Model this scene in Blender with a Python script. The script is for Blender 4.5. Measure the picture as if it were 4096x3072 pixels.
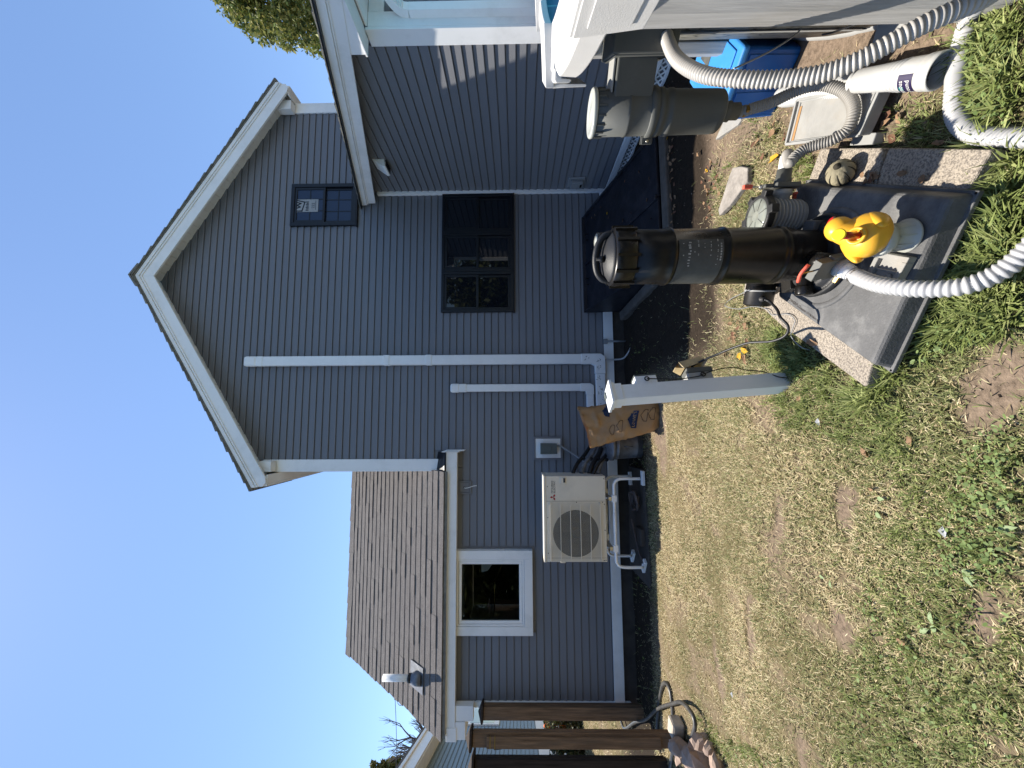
import bpy, bmesh, math, random
import numpy as np
from mathutils import Vector, Matrix, noise

R = random.Random(11)
V = Vector
PI = math.pi
for o in list(bpy.data.objects):
    bpy.data.objects.remove(o)
SC = bpy.context.scene
COL = SC.collection

# ------------------------------------------------------------------ camera (phone held sideways: rolled a quarter turn)
F, TH, PH, RO, CH = 1500.0, math.radians(5.57), math.radians(0.76), 0.0073, 1.5
FW = V((math.sin(TH) * math.cos(PH), math.cos(TH) * math.cos(PH), math.sin(PH)))
RT = V((math.cos(TH), -math.sin(TH), 0))
UP = RT.cross(FW)
EX = (-UP - RO * RT).normalized()
EY = (-RT + RO * UP).normalized()
CAM = V((0, 0, CH))
cd = bpy.data.cameras.new('camera')
cam = bpy.data.objects.new('camera', cd)
COL.objects.link(cam)
cd.sensor_fit = 'HORIZONTAL'
cd.sensor_width = 36.0
cd.lens = 36.0 * F / 4096.0
cd.clip_start = 0.02
cd.clip_end = 500
m = Matrix((EX, -EY, -FW)).transposed().to_4x4()
m.translation = CAM
cam.matrix_world = m
SC.camera = cam

# ------------------------------------------------------------------ daylight
LD = V((0.215, -0.335, -1.0)).normalized()
SUN_EL = math.asin(-LD.z)
wd = bpy.data.worlds.new('World')
SC.world = wd
wd.use_nodes = True
nt = wd.node_tree
nt.nodes.clear()
sky = nt.nodes.new('ShaderNodeTexSky')
sky.sky_type = 'NISHITA'
sky.sun_disc = False
sky.sun_elevation = SUN_EL
sky.sun_rotation = math.atan2(-LD.x, -LD.y)
sky.altitude = 0
sky.air_density = 1.0
sky.dust_density = 0.15
sky.ozone_density = 4.0
bg = nt.nodes.new('ShaderNodeBackground')
bg.inputs[1].default_value = 0.125
wo = nt.nodes.new('ShaderNodeOutputWorld')
nt.links.new(sky.outputs[0], bg.inputs[0])
nt.links.new(bg.outputs[0], wo.inputs[0])
sd_ = bpy.data.lights.new('sun', 'SUN')
sd_.energy = 5.0
sd_.angle = math.radians(0.5)
sd_.color = (1.0, 0.93, 0.82)
sun = bpy.data.objects.new('sun', sd_)
sun.rotation_euler = LD.to_track_quat('-Z', 'Y').to_euler()
COL.objects.link(sun)
SC.view_settings.view_transform = 'Standard'
SC.view_settings.look = 'None'
SC.view_settings.gamma = 1
SC.view_settings.use_curve_mapping = False
SC.view_settings.exposure = 0.85


# ------------------------------------------------------------------ measuring: sight line of the photograph met with a real plane
def ray(X, Y):
    return FW * F + EX * (X - 2048) + EY * (Y - 1536)


def hit(X, Y, p0, n):
    d = ray(X, Y)
    return CAM + d * ((V(p0) - CAM).dot(V(n)) / d.dot(V(n)))


def WP(X, Y, y=5.4):
    return hit(X, Y, (0, y, 0), (0, 1, 0))


def GP(X, Y, z=0.0):
    return hit(X, Y, (0, 0, z), (0, 0, 1))


def SP(X, Y, x):
    return hit(X, Y, (x, 0, 0), (1, 0, 0))


def DP(X, Y, d):
    return CAM + ray(X, Y) * (d / F)


def sst(a, b, x):
    t = min(1, max(0, (x - a) / (b - a)))
    return t * t * (3 - 2 * t)


def gz(x, y):
    return 0.05 - 0.08 * sst(2.1, 3.2, y) - 0.04 * sst(4.5, 5.1, y) * (1 - sst(5.4, 7, y))


# ------------------------------------------------------------------ mesh building
ORG = {}


class MB:
    def __init__(s):
        s.v, s.f, s.sm, s.mi, s.cur = [], [], [], [], 0

    def add(s, vs, fs, smooth=False):
        b = len(s.v)
        s.v += [tuple(p) for p in vs]
        for q in fs:
            s.f.append(tuple(b + i for i in q))
            s.sm.append(smooth)
            s.mi.append(s.cur)
        return s

    def box(s, x0, x1, y0, y1, z0, z1):
        vs = [(x, y, z) for z in (z0, z1) for y in (y0, y1) for x in (x0, x1)]
        return s.add(vs, [(0, 2, 3, 1), (4, 5, 7, 6), (0, 1, 5, 4), (2, 6, 7, 3), (0, 4, 6, 2), (1, 3, 7, 5)])

    def obox(s, c, ax, ay, az):
        c, ax, ay, az = V(c), V(ax), V(ay), V(az)
        vs = [c + ax * i + ay * j + az * k for k in (-1, 1) for j in (-1, 1) for i in (-1, 1)]
        fs = [(0, 2, 3, 1), (4, 5, 7, 6), (0, 1, 5, 4), (2, 6, 7, 3), (0, 4, 6, 2), (1, 3, 7, 5)]
        if ax.cross(ay).dot(az) < 0:
            fs = [q[::-1] for q in fs]
        return s.add(vs, fs)

    def prism(s, poly, vec):
        poly = [V(p) for p in poly]
        vec = V(vec)
        n = len(poly)
        nn = V((0, 0, 0))
        for i in range(n):
            nn += (poly[i] - poly[0]).cross(poly[(i + 1) % n] - poly[0])
        if nn.dot(vec) > 0:
            poly = poly[::-1]
        vs = poly + [p + vec for p in poly]
        fs = [tuple(range(n)), tuple(range(2 * n - 1, n - 1, -1))]
        fs += [(i, i + n, (i + 1) % n + n, (i + 1) % n) for i in range(n)]
        return s.add(vs, fs)

    def quad(s, a, b, c, d):
        return s.add([a, b, c, d], [(0, 1, 2, 3)])

    def tube(s, pts, r, n=8, caps=True, smooth=True, flat=None):
        pts = [V(p) for p in pts]
        L = len(pts)
        rr = r if isinstance(r, (list, tuple, np.ndarray)) else [r] * L
        t0 = (pts[1] - pts[0]).normalized()
        a = t0.orthogonal().normalized()
        if flat:
            a = (V(flat) - t0 * V(flat).dot(t0)).normalized()
        vs = []
        for i in range(L):
            t = (pts[min(i + 1, L - 1)] - pts[max(i - 1, 0)])
            t = t.normalized() if t.length > 1e-9 else t0
            a = (a - t * a.dot(t)).normalized()
            b = t.cross(a)
            for k in range(n):
                w = 2 * PI * k / n
                vs.append(pts[i] + (a * math.cos(w) + b * math.sin(w)) * rr[i])
        fs = []
        for i in range(L - 1):
            for k in range(n):
                k2 = (k + 1) % n
                fs.append((i * n + k, i * n + k2, (i + 1) * n + k2, (i + 1) * n + k))
        b0 = len(s.v)
        s.add(vs, fs, smooth)
        if caps:
            s.f += [tuple(b0 + k for k in range(n))[::-1], tuple(b0 + (L - 1) * n + k for k in range(n))]
            s.sm += [False, False]
            s.mi += [s.cur] * 2
        return s

    def lathe(s, prof, o, ax=(0, 0, 1), n=24, smooth=True, cap0=True, cap1=True, sx=1.0):
        ax = V(ax).normalized()
        a = ax.orthogonal().normalized() if abs(ax.z) < .999 else V((1, 0, 0))
        b = ax.cross(a)
        o = V(o)
        vs = []
        for r, h in prof:
            for k in range(n):
                w = 2 * PI * k / n
                vs.append(o + ax * h + (a * math.cos(w) * sx + b * math.sin(w)) * r)
        fs = []
        for i in range(len(prof) - 1):
            for k in range(n):
                k2 = (k + 1) % n
                fs.append((i * n + k, i * n + k2, (i + 1) * n + k2, (i + 1) * n + k))
        b0 = len(s.v)
        s.add(vs, fs, smooth)
        L = len(prof)
        if cap0:
            s.f.append(tuple(b0 + k for k in range(n))[::-1]); s.sm.append(False); s.mi.append(s.cur)
        if cap1:
            s.f.append(tuple(b0 + (L - 1) * n + k for k in range(n))); s.sm.append(False); s.mi.append(s.cur)
        return s

    def blob(s, c, rx, ry, rz, seed=0, amp=.25, fr=2.2, sub=3, rot=0.0, flat=False):
        bm = bmesh.new()
        bmesh.ops.create_icosphere(bm, subdivisions=sub, radius=1)
        vs = []
        cr, sr = math.cos(rot), math.sin(rot)
        for v in bm.verts:
            d = v.co.normalized()
            k = 1 + amp * noise.noise(d * fr + V((seed * 7.1, seed * 3.3, 0)))
            x, y, z = d.x * rx * k, d.y * ry * k, d.z * rz * k
            vs.append((c[0] + x * cr - y * sr, c[1] + x * sr + y * cr, c[2] + z))
        fs = [tuple(q.index for q in f.verts) for f in bm.faces]
        bm.free()
        return s.add(vs, fs, not flat)

    def build(s, name, mat, parent=None, loc=None, bevel=0.0, seg=2, label=None, cat=None, group=None, kind=None):
        if parent is not None:
            org = ORG[parent.name]
        elif loc is not None:
            org = V(loc)
        else:
            a = np.array(s.v)
            org = V(((a[:, 0].min() + a[:, 0].max()) / 2, (a[:, 1].min() + a[:, 1].max()) / 2, a[:, 2].min()))
        me = bpy.data.meshes.new(name)
        me.from_pydata([(p[0] - org.x, p[1] - org.y, p[2] - org.z) for p in s.v], [], s.f)
        me.polygons.foreach_set('use_smooth', s.sm)
        mats = mat if isinstance(mat, (list, tuple)) else [mat]
        for q in mats:
            me.materials.append(q)
        if len(mats) > 1:
            me.polygons.foreach_set('material_index', s.mi)
        if bevel > 0:
            bm = bmesh.new()
            bm.from_mesh(me)
            ed = [e for e in bm.edges if len(e.link_faces) == 2 and e.calc_face_angle(0) > 0.5]
            bmesh.ops.bevel(bm, geom=ed, offset=bevel, segments=seg, profile=0.5, affect='EDGES', clamp_overlap=True)
            bm.to_mesh(me)
            bm.free()
        me.update()
        ob = bpy.data.objects.new(name, me)
        COL.objects.link(ob)
        if parent is not None:
            ob.parent = parent
        else:
            ob.location = org
        ORG[ob.name] = org.copy()
        tag(ob, label, cat, group, kind)
        return ob


def tag(o, label=None, cat=None, group=None, kind=None):
    if label: o['label'] = label
    if cat: o['category'] = cat
    if group: o['group'] = group
    if kind: o['kind'] = kind
    return o


def thing(name, loc, label, cat, group=None):
    o = bpy.data.objects.new(name, None)
    o.empty_display_size = .1
    COL.objects.link(o)
    o.location = loc
    ORG[o.name] = V(loc)
    return tag(o, label, cat, group)


def smooth_path(pts, per=10):
    pts = [V(p) for p in pts]
    P = [pts[0] * 2 - pts[1]] + pts + [pts[-1] * 2 - pts[-2]]
    out = []
    for i in range(1, len(P) - 2):
        a, b, c, d = P[i - 1], P[i], P[i + 1], P[i + 2]
        for k in range(per):
            t = k / per
            out.append(.5 * ((2 * b) + (c - a) * t + (2 * a - 5 * b + 4 * c - d) * t * t + (3 * b - a - 3 * c + d) * t ** 3))
    out.append(pts[-1])
    return out


def resample(pts, step):
    out = [pts[0]]
    acc = 0
    for i in range(1, len(pts)):
        a, b = pts[i - 1], pts[i]
        L = (b - a).length
        while acc + L >= step:
            t = (step - acc) / L
            a = a.lerp(b, t)
            out.append(a.copy())
            L = (b - a).length
            acc = 0
        acc += L
    return out


# ------------------------------------------------------------------ materials
def mat(name, col, rough=.6, spec=.5, metal=0.0, var=.15, vs=6.0, bump=0.0, bs=60.0, dirt=None, ds=3.0, da=.5, stretch=None, col2=None, c2s=20.0,
        detail=4.0, trans=0.0, sss=0.0, attr=None, coat=0.0, rv=0.0):
    m = bpy.data.materials.new(name)
    m.use_nodes = True
    t = m.node_tree
    N, K = t.nodes, t.links
    b = N['Principled BSDF']
    b.inputs['Roughness'].default_value = rough
    b.inputs['Metallic'].default_value = metal
    b.inputs['Specular IOR Level'].default_value = spec
    b.inputs['Coat Weight'].default_value = coat
    if trans:
        b.inputs['Transmission Weight'].default_value = trans
    tc = N.new('ShaderNodeTexCoord')
    vec = tc.outputs['Object']
    if stretch:
        mp = N.new('ShaderNodeMapping')
        mp.inputs['Scale'].default_value = stretch
        K.new(vec, mp.inputs['Vector'])
        vec = mp.outputs[0]

    def nz(scale, det=detail, ro=.6):
        n = N.new('ShaderNodeTexNoise')
        n.inputs['Scale'].default_value = scale
        n.inputs['Detail'].default_value = det
        n.inputs['Roughness'].default_value = ro
        K.new(vec, n.inputs['Vector'])
        return n.outputs['Fac']

    def ramp(fac, stops):
        r = N.new('ShaderNodeValToRGB')
        e = r.color_ramp.elements
        while len(e) < len(stops):
            e.new(.5)
        for i, (p, c) in enumerate(stops):
            e[i].position = p
            e[i].color = (*c, 1)
        K.new(fac, r.inputs[0])
        return r.outputs[0]

    def mix(f, a, bb, mode='MIX'):
        x = N.new('ShaderNodeMix')
        x.data_type = 'RGBA'
        x.blend_type = mode
        if isinstance(f, (int, float)):
            x.inputs[0].default_value = f
        else:
            K.new(f, x.inputs[0])
        for q, i in ((a, 6), (bb, 7)):
            if isinstance(q, tuple):
                x.inputs[i].default_value = (*q, 1)
            else:
                K.new(q, x.inputs[i])
        return x.outputs[2]
    lo = tuple(max(0, c * (1 - var)) for c in col)
    hi = tuple(min(1, c * (1 + var)) for c in col)
    if attr:
        an = N.new('ShaderNodeVertexColor')
        an.layer_name = attr
        c = an.outputs[0]
        c = mix(1.0, c, ramp(nz(vs), [(.3, (1 - var,) * 3), (.7, (1 + var * .0 + 0.0,) * 3)]), 'MULTIPLY')
    else:
        c = ramp(nz(vs), [(.3, lo), (.7, hi)])
    if col2:
        c = mix(ramp(nz(c2s, 2), [(.45, (0, 0, 0)), (.6, (1, 1, 1))]), c, col2)
    if dirt:
        c = mix(ramp(nz(ds, 5, .7), [(.5, (0, 0, 0)), (.75, (da, da, da))]), c, dirt)
    K.new(c, b.inputs['Base Color'])
    if rv:
        rr = ramp(nz(vs * 1.7), [(.3, (max(0, rough - rv),) * 3), (.7, (min(1, rough + rv),) * 3)])
        K.new(rr, b.inputs['Roughness'])
    if bump:
        bn = N.new('ShaderNodeBump')
        bn.inputs['Strength'].default_value = bump
        bn.inputs['Distance'].default_value = .01
        K.new(nz(bs, 3), bn.inputs['Height'])
        K.new(bn.outputs[0], b.inputs['Normal'])
    return m


M = {}
M['siding'] = mat('slate_vinyl_siding', (.178, .182, .198), .5, .4, var=.05, vs=.8, bump=.12, bs=90, stretch=(.35, .35, 6), dirt=(.16, .16, .16), ds=1.3, da=.25)
M['neigh'] = mat('blue_grey_siding', (.17, .235, .285), .55, .4, var=.06, vs=2)
M['trim'] = mat('white_trim', (.87, .87, .86), .45, .4, var=.04, vs=1.5, dirt=(.5, .5, .47), ds=2.2, da=.35)
M['soffit'] = mat('vented_soffit', (.78, .78, .76), .6, .3, var=.08, vs=3)
M['frame'] = mat('black_window_frame', (.0065, .0075, .011), .4, .4, var=.1, vs=4)
M['shingle'] = mat('asphalt_shingle', (.125, .116, .112), .95, .15, var=.2, vs=9, bump=.7, bs=400, col2=(.23, .21, .2), c2s=160, detail=6)
M['shingled'] = mat('dark_shingle_edge', (.20, .195, .18), .95, .15, var=.3, vs=12, bump=.5, bs=300, dirt=(.16, .18, .12), ds=5, da=.6)
M['conc'] = mat('concrete', (.12, .105, .09), .9, .2, var=.25, vs=8, bump=.5, bs=70, dirt=(.08, .07, .06), ds=3, da=.7)
M['found'] = mat('damp_foundation', (.065, .055, .047), .9, .2, var=.3, vs=4, bump=.4, bs=50, dirt=(.08, .07, .06), ds=3, da=.8)
M['aggr'] = mat('exposed_aggregate', (.38, .33, .27), .9, .25, var=.12, vs=9, bump=.9, bs=120, col2=(.19, .165, .14), c2s=130, dirt=(.3, .26, .2), ds=4, da=.5)
M['stone'] = mat('flagstone', (.27, .245, .22), .9, .2, var=.25, vs=20, bump=.5, bs=60)
M['pvcw'] = mat('white_pvc', (.90, .90, .88), .35, .5, var=.03, vs=3, dirt=(.5, .48, .42), ds=3, da=.3)
M['cover'] = mat('white_duct_cover', (.88, .88, .87), .4, .45, var=.04, vs=3, dirt=(.55, .55, .53), ds=2, da=.3)
M['mud'] = mat('mud_specks', (.07, .065, .06), .8, .2)
M['unit'] = mat('ivory_painted_steel', (.74, .68, .57), .45, .4, var=.03, vs=3, dirt=(.36, .34, .3), ds=2.5, da=.3)
M['letter'] = mat('white_lettering', (.65, .65, .63), .7, .2, var=.04)
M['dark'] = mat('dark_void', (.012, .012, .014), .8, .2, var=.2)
M['blackp'] = mat('black_plastic_gloss', (.009, .008, .007), .32, .35, var=.2, vs=4, rv=.08, dirt=(.04, .036, .03), ds=5, da=.5)
M['blackm'] = mat('black_plastic_matt', (.022, .022, .023), .5, .4, var=.2, vs=8, bump=.15, bs=200, dirt=(.07, .065, .06), ds=6, da=.5)
M['pad'] = mat('weathered_black_base', (.105, .105, .106), .62, .35, var=.3, vs=7, bump=.25, bs=130, dirt=(.24, .235, .225), ds=7, da=.6, detail=8)
M['greyp'] = mat('grey_plastic', (.10, .103, .095), .55, .35, var=.08, vs=5, bump=.08, bs=300, dirt=(.17, .17, .155), ds=4, da=.4)
M['potg'] = mat('light_grey_pump_plastic', (.36, .36, .345), .45, .4, var=.1, vs=8, dirt=(.24, .23, .2), ds=8, da=.5)
M['clear'] = mat('clear_lid', (.24, .255, .225), .12, .6, var=.25, vs=18, dirt=(.26, .26, .22), ds=12, da=.7)
M['hose'] = mat('ivory_corrugated_hose', (.42, .40, .37), .45, .4, var=.07, vs=9, dirt=(.42, .38, .33), ds=6, da=.5)
M['hoseg'] = mat('grey_corrugated_hose', (.29, .275, .25), .5, .4, var=.1, vs=9, dirt=(.3, .27, .23), ds=6, da=.5)
M['hosew'] = mat('pale_grey_hose', (.41, .41, .415), .4, .45, var=.07, vs=9, dirt=(.45, .42, .36), ds=6, da=.4)
M['steel'] = mat('steel', (.55, .53, .5), .35, .5, 1.0, var=.15, vs=30)
M['galv'] = mat('galvanised', (.17, .18, .20), .5, .5, .5, var=.25, vs=14, bump=.1, bs=40)
M['ledge'] = mat('white_resin', (.62, .605, .58), .5, .4, var=.04, vs=8, bump=.2, bs=260, dirt=(.6, .57, .52), ds=3, da=.3)
M['upright'] = mat('grey_grained_resin', (.36, .355, .345), .6, .35, var=.16, vs=14, bump=.25, bs=40, stretch=(6, 6, .35), dirt=(.3, .29, .27), ds=5, da=.5)
M['blue'] = mat('blue_bin', (.012, .13, .46), .4, .45, var=.06, vs=4, bump=.05, bs=60, dirt=(.05, .2, .5), ds=5, da=.3)
M['bluel'] = mat('blue_bin_lid', (.04, .24, .62), .4, .45, var=.08, vs=4, dirt=(.12, .32, .65), ds=4, da=.5)
M['teal'] = mat('pool_liner', (.03, .22, .34), .35, .5, var=.15, vs=3)
M['yellow'] = mat('duck_yellow', (.80, .42, .035), .38, .45, var=.04, vs=10, dirt=(.6, .33, .03), ds=9, da=.3)
M['yellow2'] = mat('cap_yellow', (.86, .66, .03), .4, .4, var=.04)
M['red'] = mat('duck_red', (.42, .012, .014), .35, .5, var=.08)
M['tee'] = mat('faded_red_handle', (.70, .12, .075), .55, .35, var=.1, vs=30)
M['float'] = mat('cloudy_white_plastic', (.45, .46, .42), .3, .5, var=.06, vs=8, dirt=(.42, .42, .34), ds=7, da=.4)
M['kraft'] = mat('kraft_paper', (.36, .205, .09), .5, .4, var=.10, vs=5, bump=.25, bs=90, dirt=(.32, .165, .06), ds=4, da=.3)
M['kraftl'] = mat('kraft_letter', (.45, .27, .12), .75, .2, var=.1)
M['navy'] = mat('navy_print', (.022, .034, .075), .7, .2, var=.2, vs=30)
M['ink'] = mat('dark_ink', (.03, .022, .018), .7, .2)
M['redink'] = mat('red_ink', (.36, .015, .02), .5, .3)
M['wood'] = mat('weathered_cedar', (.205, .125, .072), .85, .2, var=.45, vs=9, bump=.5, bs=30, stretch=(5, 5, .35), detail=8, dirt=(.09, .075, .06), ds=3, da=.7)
M['woodd'] = mat('dark_shaded_wood', (.045, .033, .026), .85, .2, var=.4, vs=9, bump=.4, bs=30, stretch=(5, 5, .35))  # shade on the gate and left post is put into this colour
M['iron'] = mat('black_iron', (.008, .008, .009), .5, .4)
M['green_box'] = mat('grey_metal_box', (.095, .112, .105), .5, .4, var=.08, vs=6)
M['cond'] = mat('grey_conduit', (.26, .27, .28), .5, .4, var=.1)
M['insul'] = mat('grey_pipe_wrap', (.16, .17, .18), .55, .4, var=.5, vs=12, bump=.3, bs=60, stretch=(1, 1, 1))
M['rubber'] = mat('black_rubber', (.014, .014, .015), .45, .45, var=.3, vs=20)
M['ghose'] = mat('dusty_garden_hose', (.055, .053, .05), .4, .5, var=.4, vs=18, dirt=(.16, .15, .13), ds=8, da=.6)
M['rock'] = mat('pink_fieldstone', (.38, .28, .22), .9, .2, var=.25, vs=9, bump=.7, bs=25, dirt=(.22, .18, .15), ds=6, da=.6)
M['rockw'] = mat('pale_block', (.52, .45, .36), .9, .2, var=.25, vs=12, bump=.7, bs=25, dirt=(.3, .25, .2), ds=8, da=.6)
M['gourd'] = mat('dried_gourd', (.30, .265, .18), .8, .25, var=.3, vs=14, bump=.4, bs=60, dirt=(.13, .12, .08), ds=6, da=.5)
M['gcrack'] = mat('gourd_groove', (.05, .045, .035), .9, .1)
M['leafm'] = mat('dry_leaf', (.25, .155, .09), .8, .2, var=.35, vs=30)
M['leafy'] = mat('yellow_leaf', (.55, .32, .03), .7, .2, var=.2, vs=30)
M['leafd'] = mat('brown_leaf', (.16, .08, .05), .8, .2, var=.35, vs=30)
M['bark'] = mat('grey_bark', (.12, .10, .095), .9, .1, var=.3, vs=6)
M['clod'] = mat('soil_clod', (.22, .17, .125), .95, .1, var=.3)
M['paper'] = mat('paper_sticker', (.34, .35, .36), .7, .2, var=.04)
M['tray'] = mat('weathered_grey_panel', (.29, .285, .27), .75, .3, var=.14, vs=7, bump=.25, bs=60, dirt=(.29, .25, .2), ds=5, da=.7)
M['trayside'] = mat('grey_panel_side', (.30, .30, .29), .7, .3, var=.1)
M['bucket'] = mat('white_bucket_plastic', (.50, .505, .50), .4, .45, var=.06, vs=9, dirt=(.5, .45, .36), ds=7, da=.5)
M['purple'] = mat('purple_label', (.018, .012, .05), .5, .3, var=.3)
M['tealink'] = mat('teal_ink', (.01, .16, .16), .5, .3)
M['label'] = mat('scuffed_label', (.075, .078, .074), .6, .3, var=.3, vs=9, dirt=(.12, .12, .115), ds=14, da=.5)
M['labelw'] = mat('label_print', (.38, .38, .36), .6, .3, var=.3, vs=60)
M['tarp'] = mat('black_steel_hatch', (.012, .013, .019), .5, .4, var=.4, vs=5, bump=.2, bs=30, dirt=(.045, .042, .045), ds=5, da=.6)
M['tape'] = mat('white_tape', (.72, .71, .68), .6, .3, var=.12, vs=30)
M['cuff'] = mat('clear_yellowed_cover', (.50, .38, .20), .25, .5, var=.25, vs=15)
M['flower'] = mat('orange_flower', (.75, .15, .015), .6, .2)
M['curtain'] = mat('white_curtain', (.7, .7, .68), .9, .1)
M['gold'] = mat('brass', (.35, .22, .06), .4, .5, .8)


def glassmat(name, tint, rough=.02):
    m = mat(name, tint, rough, .5, var=.1, vs=.6)
    return m


M['pane'] = glassmat('dark_glass', (.007, .009, .014))
M['pane2'] = glassmat('blue_dark_glass', (.018, .03, .062), .06)


def clear_pane():
    m = bpy.data.materials.new('window_glass')
    m.use_nodes = True
    t = m.node_tree
    t.nodes.clear()
    o = t.nodes.new('ShaderNodeOutputMaterial')
    mx = t.nodes.new('ShaderNodeMixShader')
    fr = t.nodes.new('ShaderNodeFresnel')
    fr.inputs[0].default_value = 1.4
    tr = t.nodes.new('ShaderNodeBsdfTransparent')
    tr.inputs[0].default_value = (.72, .75, .74, 1)
    gl = t.nodes.new('ShaderNodeBsdfGlossy')
    gl.inputs['Roughness'].default_value = .015
    t.links.new(fr.outputs[0], mx.inputs[0])
    t.links.new(tr.outputs[0], mx.inputs[1])
    t.links.new(gl.outputs[0], mx.inputs[2])
    t.links.new(mx.outputs[0], o.inputs[0])
    return m


M['clearpane'] = clear_pane()


def vine_mat():
    m = mat('vine_pattern_steel', (.21, .21, .19), .5, .4, var=.22, vs=60, detail=6)
    t = m.node_tree
    N, K = t.nodes, t.links
    b = N['Principled BSDF']
    src = b.inputs['Base Color'].links[0].from_socket
    tc = N.new('ShaderNodeTexCoord')
    mp = N.new('ShaderNodeMapping')
    mp.inputs['Scale'].default_value = (15, 15, 9)
    K.new(tc.outputs['Object'], mp.inputs[0])
    v = N.new('ShaderNodeTexVoronoi')
    v.feature = 'DISTANCE_TO_EDGE'
    v.inputs['Scale'].default_value = 1.0
    K.new(mp.outputs[0], v.inputs['Vector'])
    r = N.new('ShaderNodeValToRGB')
    r.color_ramp.elements[0].position = .03
    r.color_ramp.elements[1].position = .075
    K.new(v.outputs[0], r.inputs[0])
    mx = N.new('ShaderNodeMix')
    mx.data_type = 'RGBA'
    K.new(r.outputs[0], mx.inputs[0])
    mx.inputs[6].default_value = (.06, .06, .05, 1)
    K.new(src, mx.inputs[7])
    K.new(mx.outputs[2], b.inputs['Base Color'])
    return m


M['vine'] = vine_mat()


def leaf_mat(name, attr='tint', rough=.6, tl=.25):
    m = bpy.data.materials.new(name)
    m.use_nodes = True
    t = m.node_tree
    N, K = t.nodes, t.links
    b = N['Principled BSDF']
    b.inputs['Roughness'].default_value = rough
    b.inputs['Specular IOR Level'].default_value = .25
    a = N.new('ShaderNodeVertexColor')
    a.layer_name = attr
    K.new(a.outputs[0], b.inputs['Base Color'])
    tr = N.new('ShaderNodeBsdfTranslucent')
    K.new(a.outputs[0], tr.inputs[0])
    mx = N.new('ShaderNodeMixShader')
    mx.inputs[0].default_value = tl
    K.new(b.outputs[0], mx.inputs[1])
    K.new(tr.outputs[0], mx.inputs[2])
    K.new(mx.outputs[0], N['Material Output'].inputs[0])
    return m


M['blade'] = leaf_mat('grass_blades')
M['foliage'] = leaf_mat('tree_leaves')
M['soil'] = mat('soil', (.2, .15, .11), .95, .1, var=.55, vs=45, bump=.9, bs=110, attr='tint', detail=8)


def text_geo(body, size):
    cu = bpy.data.curves.new('t', 'FONT')
    cu.body = body
    cu.size = size
    cu.align_x = 'CENTER'
    cu.align_y = 'CENTER'
    cu.resolution_u = 2
    ob = bpy.data.objects.new('t', cu)
    COL.objects.link(ob)
    bpy.context.view_layer.update()
    me = ob.to_mesh()
    vs = [v.co.copy() for v in me.vertices]
    fs = [tuple(p.vertices) for p in me.polygons]
    ob.to_mesh_clear()
    bpy.data.objects.remove(ob)
    bpy.data.curves.remove(cu)
    return vs, fs


# ------------------------------------------------------------------ lawn masks and the ground sheet
def vnoise(x, y, sc, seed):
    x = np.asarray(x, float) * sc
    y = np.asarray(y, float) * sc
    xi, yi = np.floor(x).astype(np.int64), np.floor(y).astype(np.int64)
    fx, fy = x - xi, y - yi
    fx, fy = fx * fx * (3 - 2 * fx), fy * fy * (3 - 2 * fy)

    def h(a, b):
        n = (a * 374761393 + b * 668265263 + seed * 974711) & 0x7fffffff
        n = ((n ^ (n >> 13)) * 1274126177) & 0x7fffffff
        return ((n ^ (n >> 16)) & 0xffff) / 65535.0
    return (h(xi, yi) * (1 - fx) + h(xi + 1, yi) * fx) * (1 - fy) + (h(xi, yi + 1) * (1 - fx) + h(xi + 1, yi + 1) * fx) * fy


def fbm(x, y, sc, seed, oc=3):
    t, a, s = 0, 1, 0
    for i in range(oc):
        t = t + a * vnoise(x, y, sc * 2 ** i, seed + i * 17)
        s += a
        a *= .55
    return t / s


def npst(a, b, x):
    t = np.clip((x - a) / (b - a), 0, 1)
    return t * t * (3 - 2 * t)


def gznp(x, y):
    return 0.05 - 0.08 * npst(2.1, 3.2, y) - 0.04 * npst(4.5, 5.1, y) * (1 - npst(5.4, 7, y))


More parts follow.
